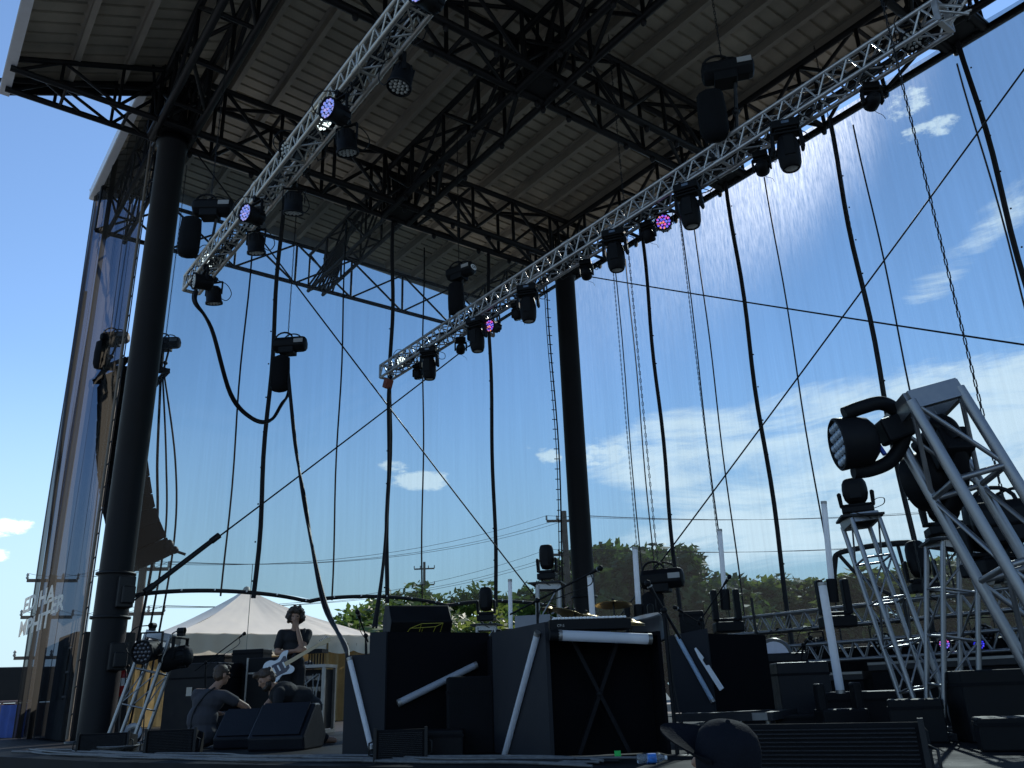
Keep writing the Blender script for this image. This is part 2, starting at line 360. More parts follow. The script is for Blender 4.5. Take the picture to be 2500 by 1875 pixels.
def column(x, y, label):
    t = thing('support_column', label, 'column', (x, y, 0), group='round black columns that carry the roof')
    m = MB(); m.lathe([(.265, 0), (.265, 11.0), (.30, 11.02), (.30, 11.1), (.265, 11.11), (.22, 11.35)], 40, Matrix.Translation((x, y, 0))); m.build('shaft', COLUMN, t)
    for z in (2.55, 1.85):
        m = MB(); m.lathe([(.262, z), (.31, z), (.31, z + .035), (.262, z + .035)], 40, Matrix.Translation((x, y, 0))); m.build('collar', BLACK_STEEL, t)
    m = MB(); m.lathe([(.42, .002), (.42, .03), (.28, .04)], 32, Matrix.Translation((x, y, 0))); m.build('base_plate', BLACK_STEEL, t)
    return t
colA = column(-15.1, 3.13, 'nearer thick black round column at the front corner beside the printed scrim')
colB = column(-15.1, 13.45, 'farther black round column at the back corner between the two scrims')
for z, h in ((2.25, .5), (1.25, .42)):
    m = MB(); m.box((-14.82, 3.24, z), (.2, .26, h)); m.box((-14.74, 3.27, z - .05), (.16, .2, h * .55)); m.build('cable_lug_box', BLACK_STEEL, colA, bevel=.02)

# ------------------------------------------------------------------ scrims
def scrim_mat(name, T, streak, trans, fwd, tint=(1, 1, 1)):
    m = bpy.data.materials.new(name); m.use_nodes = True; t = m.node_tree; L = t.links.new
    for n in list(t.nodes):
        if n.type == 'BSDF_PRINCIPLED': t.nodes.remove(n)
    out = t.nodes['Material Output']; c = t.nodes.new('ShaderNodeTexCoord')
    mp = t.nodes.new('ShaderNodeMapping'); mp.inputs['Scale'].default_value = (3.2, 3.2, .07); L(c.outputs['Object'], mp.inputs[0])
    n1 = N(t, 'ShaderNodeTexNoise', i_Scale=3.0, i_Detail=8.0, i_Roughness=.72); L(mp.outputs[0], n1.inputs['Vector'])
    mp2 = t.nodes.new('ShaderNodeMapping'); mp2.inputs['Scale'].default_value = (.5, .5, .10); L(c.outputs['Object'], mp2.inputs[0])
    n2 = N(t, 'ShaderNodeTexNoise', i_Scale=1.6, i_Detail=4.0); L(mp2.outputs[0], n2.inputs['Vector'])
    s = M2(t, 'ADD', M2(t, 'MULTIPLY', M2(t, 'SUBTRACT', n1.outputs['Fac'], .5), streak), M2(t, 'MULTIPLY', M2(t, 'SUBTRACT', n2.outputs['Fac'], .5), streak * .6))
    f = M2(t, 'ADD', s, 1.0)
    col = N(t, 'ShaderNodeVectorMath', operation='SCALE'); col.inputs[0].default_value = T; L(f, col.inputs['Scale'])
    tr = t.nodes.new('ShaderNodeBsdfTransparent'); L(col.outputs[0], tr.inputs[0])
    tl = t.nodes.new('ShaderNodeBsdfTranslucent'); tl.inputs[0].default_value = (*[trans * x for x in tint], 1)
    # fine dust streaks catch the sun behind the cloth
    mp3 = t.nodes.new('ShaderNodeMapping'); mp3.inputs['Scale'].default_value = (8, 8, .8); L(c.outputs['Object'], mp3.inputs[0])
    n3 = N(t, 'ShaderNodeTexNoise', i_Scale=3.5, i_Detail=9.0, i_Roughness=.75); L(mp3.outputs[0], n3.inputs['Vector'])
    r3 = N(t, 'ShaderNodeMapRange'); r3.inputs[1].default_value = .38; r3.inputs[2].default_value = .72; r3.inputs[3].default_value = .45 * fwd; r3.inputs[4].default_value = 1.9 * fwd; L(n3.outputs['Fac'], r3.inputs[0])
    fc = t.nodes.new('ShaderNodeCombineColor'); L(r3.outputs[0], fc.inputs[0]); L(r3.outputs[0], fc.inputs[1]); L(r3.outputs[0], fc.inputs[2])
    rf = t.nodes.new('ShaderNodeBsdfRefraction'); rf.inputs['Roughness'].default_value = 1.0; rf.inputs['IOR'].default_value = 1.22; L(fc.outputs[0], rf.inputs['Color'])
    a1 = t.nodes.new('ShaderNodeAddShader'); L(tr.outputs[0], a1.inputs[0]); L(tl.outputs[0], a1.inputs[1])
    a2 = t.nodes.new('ShaderNodeAddShader'); L(a1.outputs[0], a2.inputs[0]); L(rf.outputs[0], a2.inputs[1])
    L(a2.outputs[0], out.inputs[0]); return m
SCRIM_SIDE = scrim_mat('blue_grey_scrim_mesh', (.365, .445, .475), .26, .012, .006)
SCRIM_BACK = scrim_mat('sunlit_scrim_mesh', (.385, .465, .50), .30, .012, .0075)
def cloth(x0, y0, x1, y1, zt, zb, nx, nz, amp, normal):
    """upright cloth grid with gentle ripples; zt / zb are functions of t along the run"""
    m = MB(); nrm = Vector(normal); vs = []
    for j in range(nz + 1):
        for i in range(nx + 1):
            t = i / nx; q = j / nz; z = zb(t) + (zt(t) - zb(t)) * q
            a = amp * (math.sin(t * nx * .9 + q * 1.3) * .6 + math.sin(t * 31 + q * 3) * .4)
            vs.append(Vector((x0 + (x1 - x0) * t, y0 + (y1 - y0) * t, z)) + nrm * a)
    m.add(vs, [(j * (nx + 1) + i, j * (nx + 1) + i + 1, (j + 1) * (nx + 1) + i + 1, (j + 1) * (nx + 1) + i) for j in range(nz) for i in range(nx)], True)
    return m
side = thing('side_scrim', 'tall blue-grey mesh scrim between the two columns with a raised black bottom hem', 'scrim', (-15.42, 8.3, 0), group='mesh scrims around the stage')
hemz = lambda t: 2.26 + .16 * abs(math.sin(t * math.pi * 3.05)) ** .6 - .0 + .05 * t
cloth(-15.42, 3.45, -15.42, 13.84, lambda t: 11.2, hemz, 60, 8, .012, (1, 0, 0)).build('mesh_cloth', SCRIM_SIDE, side)
m = MB(); m.tube([(-15.42, 3.45 + 9.75 * i / 60, hemz(i / 60) - .02) for i in range(61)], .04, 6); m.build('bottom_hem', WEB, side)
for i in range(17):
    m = MB(); m.ball((-15.37, 3.7 + i * .58, hemz((.25 + i * .58) / 9.75) - .01), .018, 6); m.build('grommet', FASCIA, side)
for y in (5.6, 8.34, 11.1):
    m = MB(); pts = [Vector((-15.40 + .01 * math.sin(i), y + .025 * math.sin(i * .8 + y), 2.3 + 8.9 * i / 20)) for i in range(21)]
    for k, off in enumerate((-.016, .016)): m.tube([p + Vector((0, off, 0)) for p in pts], .031, 6)
    for i in range(12): m.ball((-15.35, y - .075, 2.6 + i * .72), .018, 6)
    m.build('seam_strap', WEB, side)
for y in (5.02, 7.16, 9.22):
    m = MB(); m.tube([(-15.46, y + .02 * math.sin(i * .7 + y), 2.32 + .5 * i) for i in range(18)], .018, 5); m.build('fold_line', WEB, side)
m = MB(); m.tube([(-15.40, 13.1 - .06 * math.sin(i * .4), .3 + .5 * i) for i in range(22)], .02, 5)
m.tube([(-15.40, 13.02 - .06 * math.sin(i * .4), .3 + .5 * i) for i in range(22)], .012, 5)
for i in range(40): m.bar((-15.40, 13.0, .5 + .26 * i), (-15.40, 13.14, .52 + .26 * i), .012, 5)
m.build('laced_edge', WEB, side)
back = thing('back_scrim', 'huge upstage mesh scrim with slanting black seams glowing where the sun is behind it', 'scrim', (-6, 13.85, 0), group='mesh scrims around the stage')
cloth(-15.43, 13.85, 8, 13.85, lambda t: 11.35, lambda t: .25, 110, 8, .02, (0, 1, 0)).build('mesh_cloth', SCRIM_BACK, back)
for x in (-12.5, -9.8, -7.15, -4.48, -1.8, .9):
    m = MB(); pts = [Vector((x + .03 * math.sin(i * .7 + x), 13.82, .3 + 11.0 * i / 22)) for i in range(23)]
    for off in (-.016, .016): m.tube([p + Vector((off, 0, 0)) for p in pts], .031, 6)
    for i in range(14): m.ball((x + .08, 13.78, 1.2 + i * .72), .018, 6)
    m.build('seam_strap', WEB, back)
for x in (-13.2, -10.9, -8.85, -6.7, -4.62):
    m = MB(); m.tube([(x + .02 * math.sin(i * .6), 13.9, 1 + .52 * i) for i in range(20)], .016, 5); m.build('fold_line', WEB, back)
# ------------------------------------------------------------------ silver box truss (lighting truss, floor towers)
def silver_truss(name, label, cat, p0, p1, w, cr=.025, wr=.011, up=(0, 0, 1), seg=None, group=None, material=None, plates=(True, True), joints=(), ladder=False):
    """four-chord aluminium truss from p0 to p1 (centre line) with zigzag faces, end frames and couplers"""
    material = material or ALU
    p0, p1 = Vector(p0), Vector(p1); ax = (p1 - p0).normalized(); up = Vector(up); sx = ax.cross(up).normalized(); uz = sx.cross(ax); h = w / 2
    t = thing(name, label, cat, p0, group=group); L = (p1 - p0).length; seg = seg or w * 1.05; n = max(2, round(L / seg))
    cs = [(-h, -h), (h, -h), (h, h), (-h, h)]; C = lambda k, q: p0 + ax * q + sx * cs[k % 4][0] + uz * cs[k % 4][1]
    for k in range(4): m = MB(); m.bar(C(k, 0), C(k, L), cr, 10); m.build('chord', material, t)
    for k in range(4):
        m = MB()
        for i in range(n):
            a, b = L * i / n, L * (i + 1) / n
            if ladder:
                m.bar(C(k, b), C(k + 1, b), wr, 8)
                m.bar(*((C(k, a), C(k + 1, b)) if (i + k // 2) % 2 else (C(k + 1, a), C(k, b))), wr * .85, 6) if (k % 2 == 0 or i % 2) else None
            elif k % 2 == 0:
                m.bar(C(k, a), C(k + 1, a), wr, 6)
                m.bar(C(k + (i % 2), a), C(k + 1 - (i % 2), b), wr, 6)
            else:
                mid = (a + b) / 2; m.bar(C(k, a), C(k + 1, mid), wr, 6); m.bar(C(k + 1, mid), C(k, b), wr, 6)
        m.build('lacing', material, t)
    for q, yes in ((0, plates[0]), (L, plates[1])):
        if yes:
            m = MB()
            for k in range(4): m.beam(C(k, q), C(k + 1, q), cr * 1.3, cr * (3.6 if ladder else 2.0), ax)
            m.build('end_frame', material, t)
    for q in joints:
        m = MB()
        for k in range(4): m.bar(C(k, q - .07), C(k, q + .07), cr * 1.35, 8); m.bar(C(k, q), C(k + 1, q), wr * 1.3, 6)
        m.build('coupler', material, t)
    return t
TW = .27
lt_back = silver_truss('lighting_truss', 'silver lighting truss hung across the stage farther back, with the big moving heads under it', 'truss',
                       (-14.42, 7.70, 6.865), (-2.58, 7.70, 6.865), TW, .027, .012, group='flown silver lighting trusses', material=ALU_FLOWN, joints=(3.0, 6.0, 9.0))
lt_front = silver_truss('lighting_truss', 'silver lighting truss hung across the stage front, with small round wash lights under it', 'truss',
                        (-12.62, 3.185, 6.865), (-1.5, 3.185, 6.865), .25, .027, .012, group='flown silver lighting trusses', material=ALU_WARM, joints=(3.1, 6.1, 9.1))
# corner block where the back truss ends
m = MB(); q = Vector((-2.52, 7.7, 6.865))
for k in range(6):
    a = k * 1.05; m.bar(q + Vector((-.06, .13 * math.cos(a), .13 * math.sin(a))), q + Vector((.16, .13 * math.cos(a + 1.9), .13 * math.sin(a + 1.9))), .016, 6)
m.build('corner_block', ALU_FLOWN, lt_back)
# bundled cables lying inside the trusses
def bundle(name, label, x0, x1, y, z, r=.016, k=5, seed=1):
    rr = random.Random(seed); m = MB()
    for j in range(k):
        ph = rr.random() * 6; pts = []
        n = 40
        for i in range(n + 1):
            x = x0 + (x1 - x0) * i / n
            pts.append((x, y + .09 * math.sin(i * .55 + ph) + rr.uniform(-.02, .02), z + .07 * math.sin(i * .83 + ph * 2) + rr.uniform(-.02, .02)))
        m.tube(spline(pts, 2), r, 5)
    for j in range(16):                                             # drooping loops
        x = rr.uniform(x0, x1); s = rr.choice((-.12, .12)); r0 = rr.uniform(.07, .15)
        m.tube([(x + r0 * 1.2 * math.sin(a), y + s + rr.uniform(-.015, .015), z - .18 - r0 * .8 * math.cos(a) + .05) for a in [i * .5 for i in range(14)]], .008, 4)
    return tag(m.build(name, RUBBER), label, 'cable')
bundle('cable_bundle', 'tangle of black cables running inside the back lighting truss', -14.2, -2.8, 7.72, 6.86, seed=3)
bundle('cable_bundle', 'tangle of black cables running inside the front lighting truss', -12.4, -1.7, 3.24, 6.86, seed=5)

# ------------------------------------------------------------------ lamps
LENS_GLASS = mat('lens_glass', (.55, .55, .5), .12, var=.2, spec=.8)
LENS_DARK = mat('dark_lens', (.05, .05, .06), .15, var=.2, spec=.7)
def led_mat(name, cols, strength, scale=26):
    m = bpy.data.materials.new(name); m.use_nodes = True; t = m.node_tree; b = t.nodes['Principled BSDF']; b.inputs['Base Color'].default_value = (.05, .05, .06, 1)
    c = t.nodes.new('ShaderNodeTexCoord'); v = N(t, 'ShaderNodeTexVoronoi', i_Scale=scale); t.links.new(c.outputs['Object'], v.inputs['Vector'])
    sp = t.nodes.new('ShaderNodeSeparateColor'); t.links.new(v.outputs['Color'], sp.inputs[0])
    cr = t.nodes.new('ShaderNodeValToRGB'); cr.color_ramp.interpolation = 'CONSTANT'
    e = cr.color_ramp.elements
    e[0].position = 0; e[0].color = (*cols[0], 1); e[1].position = 1 / len(cols); e[1].color = (*cols[1], 1)
    for i, q in enumerate(cols[2:]): n = e.new((i + 2) / len(cols)); n.color = (*q, 1)
    t.links.new(sp.outputs[0], cr.inputs[0])
    t.links.new(cr.outputs[0], b.inputs['Emission Color'])
    mr = N(t, 'ShaderNodeMapRange'); mr.inputs[1].default_value = .0; mr.inputs[2].default_value = .028 * 26 / scale; mr.inputs[3].default_value = strength; mr.inputs[4].default_value = strength * .3
    t.links.new(v.outputs['Distance'], mr.inputs[0]); t.links.new(mr.outputs[0], b.inputs['Emission Strength']); return m
LED_BLUE = led_mat('blue_led_face', [(.25, .35, .9), (.35, .4, .95), (.2, .3, 1), (.5, .45, 1)], 2.0)
LED_PURPLE = led_mat('purple_led_face', [(.12, .1, 1), (.3, .08, .9), (.9, .12, .5), (.15, .2, 1), (1, .35, .15)], 2.4)
LED_DEEP = led_mat('deep_blue_led_face', [(.03, .04, 1), (.08, .05, 1), (.02, .02, .8), (.1, .1, 1)], 2.6)
LED_WHITE = mat('white_led', (.7, .75, .75), .3, emit=(.85, 1, 1, 1.2))
def Mx(*rows): return Matrix(rows)
def par_proto():
    t = thing('wash_light', '', '', (0, 0, 0))
    m = MB(); m.box((0, 0, .0), (.05, .09, .09)); m.bar((0, -.045, .02), (0, .045, .02), .04, 10); m.build('clamp', BLACK, t, local=True)
    m = MB(); m.box((0, 0, -.07), (.33, .045, .018)); m.box((-.165, 0, -.19), (.012, .045, .26)); m.box((.165, 0, -.19), (.012, .045, .26)); m.build('yoke', BLACK, t, local=True, bevel=.004)
    h = MB(); h.lathe([(.03, .15), (.10, .14), (.125, .10), (.13, .02), (.135, .0), (.14, -.14), (.155, -.15), (.155, -.19), (.142, -.19), (.138, -.165)], 24)
    for k in range(10): a = k * .628; h.box((.128 * math.cos(a), .128 * math.sin(a), .06), (.02, .02, .1), Matrix.Rotation(a, 3, 'Z'))
    ho = h.build('head', BLACK, t, local=True); ho.location = (0, 0, -.30); MW[ho] = Matrix.Translation((0, 0, -.3))
    f = MB(); f.lathe([(.137, -.16), (.001, -.162)], 24); fo = f.build('lens_plate', LENS_DARK, ho, local=True)
    ring = [(0, 0)] + [(.055 * math.cos(a * 1.047), .055 * math.sin(a * 1.047)) for a in range(6)] + [(.108 * math.cos(a * .5236), .108 * math.sin(a * .5236)) for a in range(12)]
    l = MB()
    for x, y in ring: l.lathe([(.024, 0), (.022, -.010), (.012, -.017), (.001, -.019)], 9, Matrix.Translation((x, y, -.164)))
    l.build('lens', LENS_GLASS, fo, local=True)
    c = MB(); c.tube(spline([(.0, .05, .02), (.12, .2, -.02), (.2, .26, -.2), (.14, .2, -.36), (.03, .1, -.3)], 6), .008, 5); c.build('power_cable', RUBBER, t, local=True)
    return t
def find(o, pre): return [c for c in o.children if c.name.split('.')[0] == pre]
def setmat(o, m):
    o.material_slots[0].link = 'OBJECT'; o.material_slots[0].material = m
PAR = [par_proto(), True]
def par(loc, pan, tilt, label, face=None, lens=None, group='round wash lights on the lighting trusses', scale=.84):
    t = PAR[0] if PAR[1] else copy_tree(PAR[0]); PAR[1] = False
    t.location = loc; t.rotation_euler = (0, 0, R(pan)); t.scale = (scale,) * 3; tag(t, label, 'stage light', group)
    h = find(t, 'head')[0]; h.rotation_euler = (R(tilt), 0, 0); pl = find(h, 'lens_plate')[0]; ln = find(pl, 'lens')[0]
    setmat(pl, face or LENS_DARK); setmat(ln, face or lens or LENS_GLASS)
    return t
ZL = 6.73
# pan: 0 aims upstage, 180 aims at the audience; tilt: 0 straight down, 90 level
par((-11.45, 3.06, 6.62), 178, 84, 'wash light facing the audience at the very tip of the front lighting truss', None, LENS_GLASS)
par((-11.95, 3.3, 7.25), 220, 75, 'wash light with glowing white lenses inside the tip of the front lighting truss', None, LED_WHITE)
par((-11.98, 3.36, ZL), 40, 14, 'wash light pointing at the floor, hanging lowest at the tip of the front truss')
par((-9.42, 3.06, 6.70), 196, 84, 'wash light lit lavender blue, nearest the hanging end of the front truss', LED_BLUE, LENS_DARK)
par((-10.2, 3.36, ZL + .05), 40, 16, 'wash light pointing at the floor just behind the lavender one near the truss tip')
par((-8.87, 3.36, ZL), 60, 16, 'wash light with its lens row edge-on, hanging alone between the two lavender ones')
par((-8.50, 3.2, 7.22), 200, 60, 'dark wash light tucked up inside the front lighting truss')
par((-6.95, 3.06, 6.70), 196, 84, 'wash light lit lavender blue halfway along the front lighting truss', LED_BLUE, LENS_DARK)
par((-7.75, 3.32, 7.15), 215, 80, 'wash light with glowing white lens cells right behind the middle lavender one', None, LED_WHITE)  # its lens cells carry a white emission
par((-7.36, 3.36, ZL), 30, 14, 'wash light pointing at the floor below the middle lavender wash light')
par((-6.08, 3.36, ZL), 160, 12, 'wash light pointing straight down with round lenses showing, below the middle of the front truss')
par((-5.04, 3.06, 6.72), 196, 84, 'wash light lit lavender blue at the top edge of the photo on the front truss', LED_BLUE, LENS_DARK)
par((-10.72, 7.84, 6.76), 190, 80, 'wash light lit purple between two big moving heads on the back truss', LED_PURPLE, LENS_DARK, scale=.76)
par((-6.66, 7.84, 6.76), 216, 75, 'wash light lit purple and facing the camera on the back truss', LED_PURPLE, LENS_DARK, scale=.76)
par((-13.75, 7.75, 7.12), 215, 70, 'wash light with white lenses inside the far tip of the back truss', None, LED_WHITE, scale=.76)
par((-2.95, 7.72, 7.1), 215, 40, 'dark wash light inside the near end of the back truss', scale=.76)

def spot_proto():
    t = thing('moving_head_light', '', '', (0, 0, 0))
    for x in (-.12, .12): m = MB(); m.box((x, 0, -.01), (.05, .1, .09)); m.bar((x, -.05, 0), (x, .05, 0), .042, 10); m.build('clamp', ALU_DULL, t, local=True)
    m = MB(); m.box((0, 0, -.14), (.46, .34, .15)); m.box((0, 0, -.235), (.36, .28, .04)); m.build('base', BLACK, t, local=True, bevel=.03)
    m = MB(); m.box((.0, -.171, -.13), (.12, .004, .05)); m.build('display', mat('blue_grey_display', (.10, .14, .2), .2, spec=.6), t, local=True)
    m = MB()
    m.prism([(-.255, -.07, -.26), (-.20, -.10, -.26), (-.205, -.07, -.60), (-.235, -.05, -.62), (-.27, -.06, -.58)], (0, .14, 0))
    m.prism([(.255, -.07, -.26), (.20, -.10, -.26), (.205, -.07, -.60), (.235, -.05, -.62), (.27, -.06, -.58)], (0, .14, 0))
    m.box((0, 0, -.275), (.5, .2, .05)); m.build('yoke', BLACK, t, local=True, bevel=.02)
    h = MB(); h.lathe([(.05, .24), (.13, .22), (.165, .14), (.185, .0), (.185, -.14), (.175, -.28), (.15, -.36), (.13, -.385), (.12, -.385), (.118, -.36)], 24)
    for s in (-1, 1): h.box((0, s * .18, -.02), (.16, .03, .34))
    ho = h.build('head', BLACK, t, local=True); ho.location = (0, 0, -.56)
    f = MB(); f.lathe([(.118, -.362), (.09, -.378), (.04, -.385), (.001, -.386)], 20); f.build('lens', LENS_GLASS, ho, local=True)
    c = MB(); c.tube(spline([(.2, .1, -.12), (.36, .2, -.18), (.38, .16, -.34), (.27, .08, -.36), (.2, .1, -.2)], 6), .009, 5); c.tube(spline([(-.15, .15, -.1), (-.1, .3, -.05), (.1, .3, .1), (.2, .1, .15)], 5), .01, 5); c.build('power_cable', RUBBER, t, local=True)
    return t
SPOT = [spot_proto(), True]
def spot(loc, pan, tilt, label, scale=1.0, group='big moving heads under the back lighting truss'):
    t = SPOT[0] if SPOT[1] else copy_tree(SPOT[0]); SPOT[1] = False
    t.location = loc; t.rotation_euler = (0, 0, R(pan)); t.scale = (scale,) * 3; tag(t, label, 'stage light', group)
    h = find(t, 'head')[0]; h.rotation_euler = (R(tilt), 0, 0); return t
names = ['nearest the far truss tip', 'second from the far truss tip', 'in front of the far column top', 'fourth from the far truss tip', 'beside the purple light facing the camera', 'largest and nearest, right of the sun glare']
for x, nm, pan in zip((-12.47, -10.88, -9.42, -7.38, -5.98, -4.46), names, (8, -6, 12, 4, -3, 10)):
    spot((x, 7.57, 6.72), pan + 28, 4, 'big moving head hanging lens down, ' + nm, .70)
def beam_proto():
    t = thing('small_moving_head', '', '', (0, 0, 0))
    m = MB(); m.box((0, 0, -.0), (.06, .1, .1)); m.build('clamp', BLACK, t, local=True)
    m = MB(); m.box((0, 0, -.09), (.24, .2, .11)); m.build('base', BLACK, t, local=True, bevel=.02)
    m = MB(); m.box((0, 0, -.16), (.28, .1, .035)); m.box((-.135, 0, -.26), (.035, .1, .21)); m.box((.135, 0, -.26), (.035, .1, .21)); m.build('yoke', BLACK, t, local=True, bevel=.014)
    h = MB(); h.lathe([(.03, .12), (.08, .11), (.105, .05), (.115, -.02), (.11, -.11), (.09, -.13), (.08, -.12)], 18); ho = h.build('head', BLACK, t, local=True); ho.location = (0, 0, -.31)
    f = MB(); f.lathe([(.085, -.122), (.001, -.128)], 16); f.build('lens', LENS_DARK, ho, local=True)
    c = MB(); c.tube(spline([(.1, .05, -.08), (.22, .1, -.1), (.22, .06, -.24), (.15, .02, -.2)], 5), .007, 5); c.tube(spline([(-.08, .0, -.3), (.02, .04, -.46), (.12, .06, -.52), (.15, .05, -.6)], 5), .004, 4); c.build('power_cable', RUBBER, t, local=True)
    return t
BEAM = [beam_proto(), True]
def small_head(loc, pan, tilt, label, scale=1.0, group='small moving heads under the back lighting truss'):
    t = BEAM[0] if BEAM[1] else copy_tree(BEAM[0]); BEAM[1] = False
    t.location = loc; t.rotation_euler = (0, 0, R(pan)); t.scale = (scale,) * 3; tag(t, label, 'stage light', group); find(t, 'head')[0].rotation_euler = (R(tilt), 0, 0); return t
nm2 = ['first from the far truss tip', 'second from the far truss tip', 'half hidden behind the third big head', 'left of the purple light facing the camera', 'left of the fifth big head',
       'against the glare left of the largest head', 'at the near end against blue sky']
for x, nm, pan, tl in zip((-13.35, -11.80, -10.05, -8.30, -6.97, -5.01, -3.52), nm2, (20, 60, 10, 40, 15, 30, 50), (12, 70, 20, 75, 30, 80, 85)):
    small_head((x, 7.84, 6.74), pan, tl, 'small moving head ' + nm + ' on the back truss', .76)

# ------------------------------------------------------------------ chain hoists
def chain(m, p, q, r=.012):
    """real links, alternately turned"""
    p, q = Vector(p), Vector(q); L = (q - p).length; n = max(4, int(L / .06)); d = (q - p).normalized(); a = d.orthogonal().normalized(); b = d.cross(a)
    for i in range(n):
        c = p + d * (L * (i + .5) / n); s = a if i % 2 else b
        for k in (-1, 1): m.bar(c - d * .03 + s * k * .009, c + d * .03 + s * k * .009, r * .45, 4)
def text_mesh(name, body, size, xf, m, parent=None, depth=.002, bold=0):
    cu = bpy.data.curves.new(name, 'FONT'); cu.body = body; cu.size = size; cu.extrude = depth; cu.align_x = 'CENTER'; cu.align_y = 'CENTER'; cu.resolution_u = 3; cu.offset = bold
    o = bpy.data.objects.new(name, cu); COL.objects.link(o); dg = bpy.context.evaluated_depsgraph_get(); me = bpy.data.meshes.new_from_object(o.evaluated_get(dg)); bpy.data.objects.remove(o)
    b = MB(xf); b.add([v.co.copy() for v in me.vertices], [tuple(p.vertices) for p in me.polygons]); return b.build(name, m, parent, local=parent is not None and False)
WHITE = mat('white_paint', (.75, .76, .77), .5, var=.04)
def hoist(loc, rz, label, top=11.2, bag=True, bagoff=(-.22, 0, -.42), down=None, tilt=0, s=1.0, mark=None):
    loc = Vector(loc); xf = Matrix.Translation(loc) @ Matrix.Rotation(R(rz), 4, 'Z') @ Matrix.Rotation(R(tilt), 4, 'Y') @ Matrix.Scale(s, 4)
    t = thing('chain_hoist', label, 'chain hoist', loc, group='black electric chain hoists')
    m = MB(xf); m.lathe([(.06, -.30), (.125, -.28), (.14, -.24), (.14, .22), (.125, .27), (.06, .29)], 8, Matrix.Rotation(R(90), 4, 'Y') @ Matrix.Rotation(R(22.5), 4, 'Z'), smooth=False)
    m.box((-.04, 0, -.10), (.26, .22, .16)); m.build('motor_body', BLACK, t, bevel=.012)
    m = MB(xf); m.box((.18, -.133, .02), (.16, .006, .07)); m.build('rating_plate', mat('grey_plate', (.3, .29, .28), .5), t)
    m = MB(xf); m.tube([(-.12 + .15 * math.cos(a), 0, .12 + .12 * math.sin(a)) for a in [i * .39 for i in range(9)]], .016, 6); m.tube([(.02 + .15 * math.cos(a), .04, .12 + .1 * math.sin(a)) for a in [i * .39 for i in range(9)]], .012, 6); m.build('lifting_handle', BLACK, t)
    m = MB(); hk = xf @ Vector((-.05, 0, .14)); chain(m, hk, (hk.x, hk.y, top)); m.build('lift_chain', BLACK_STEEL, t)
    if bag:
        m = MB(xf); b = Vector(bagoff); prof = [(.08, .30), (.15, .26), (.165, .0), (.16, -.25), (.13, -.33), (.04, -.36)]
        m.lathe(prof, 10, Matrix.Translation(b) @ Matrix.Diagonal((1, .8, 1, 1))); m.build('chain_bag', BLACK_MATT, t)
    if down is not None:
        m = MB(); p = xf @ Vector((.06, 0, -.14)); m.bar(p, down, .022, 8); m.ball(p.lerp(Vector(down), .55), .05, 8); m.build('hook', BLACK_STEEL, t)
    if mark:
        m = MB(xf); m.lathe([(.085, 0), (.085, .006)], 24, Matrix.Translation((.292, 0, 0)) @ Matrix.Rotation(R(90), 4, 'Y') @ Matrix.Diagonal((.62, 1, 1, 1))); m.build('maker_badge', WHITE, t)
        text_mesh('badge_letters', mark, .075, xf @ Matrix.Translation((.300, 0, 0)) @ Matrix.Rotation(R(90), 4, 'Z') @ Matrix.Rotation(R(90), 4, 'X'), BLACK, t)
    return t
hoist((-11.72, 3.15, 7.82), 55, 'chain hoist with a fat chain bag above the far tip of the front lighting truss', bagoff=(-.30, 0, -.46), down=(-11.9, 3.2, 7.0), s=1.06)
hoist((-11.55, 7.7, 7.95), 20, 'chain hoist with a white oval badge above the back lighting truss', bagoff=(-.12, 0, -.5), down=(-11.8, 7.7, 7.0), mark='CM')
hoist((-5.12, 7.6, 7.95), 40, 'chain hoist with a long black bag above the sunlit middle of the back truss', bagoff=(-.24, 0, -.55), down=(-5.2, 7.7, 7.0), s=1.12)
hoist((-14.05, 5.45, 6.85), 48, 'chain hoist hanging free before the side scrim with thick cable leaving its bag', bagoff=(-.14, 0, -.5), s=1.1)
# ropes and chains hanging before the back scrim
HANG = [(-13.0, 13.2, 'chain', 'left of the first back seam, beside a thin rope'), (-12.72, 13.0, 'rope', 'left of the first back seam, beside a chain'), (-6.10, 11.8, 'chain', 'through the small puffy cloud'), (-10.75, 13.2, 'chain', 'right of the first back seam behind the horizontal truss'), (-10.55, 13.0, 'rope', 'right of the first back seam behind the horizontal truss')]
for x, y, k, w_ in HANG:
    m = MB()
    if k == 'chain': chain(m, (x, y, .3), (x, y, 11.3), .013)
    else: m.tube([(x + .02 * math.sin(i), y, .3 + i) for i in range(12)], .014, 5)
    tag(m.build('hanging_' + k, BLACK_STEEL), '%s hanging before the back scrim, %s' % (k, w_), k, 'chains and ropes hanging before the back scrim')
# cable swags
def cable(pts, r, label, name='cable', k=1, spread=.02, mat_=None, group=None, n=7, seed=0):
    m = MB(); rr = random.Random(seed)
    for j in range(k):
        o = [Vector((rr.uniform(-spread, spread), rr.uniform(-spread, spread), rr.uniform(-spread, spread))) if k > 1 else Vector() for _ in pts]
        m.tube(spline([Vector(p) + q for p, q in zip(pts, o)], n), r, 6)
    return tag(m.build(name, mat_ or RUBBER), label, 'cable', group)
P3 = [(-12.45, 3.2, 6.7), at(478, 740, 12.6), at(515, 800, 12.9), at(560, 960, 13.6), at(610, 1020, 14.1), at(655, 1028, 14.5), at(690, 985, 14.9), at(705, 955, 15.1), (-14.12, 5.45, 6.35)]
cable(P3, .022, 'thick black feeder cable swagging from the front truss tip to the free chain hoist', k=4, spread=.028, seed=2)
P4 = [(-14.05, 5.45, 6.35), at(722, 1080, 14.6), at(742, 1220, 13.9), at(765, 1350, 13.0), at(795, 1480, 12.0), at(838, 1575, 10.6), at(852, 1606, 10.2), at(862, 1660, 10.0)]
cable(P4, .022, 'thick black feeder cable dropping from the free hoist behind the left booth', k=3, spread=.022, seed=4)
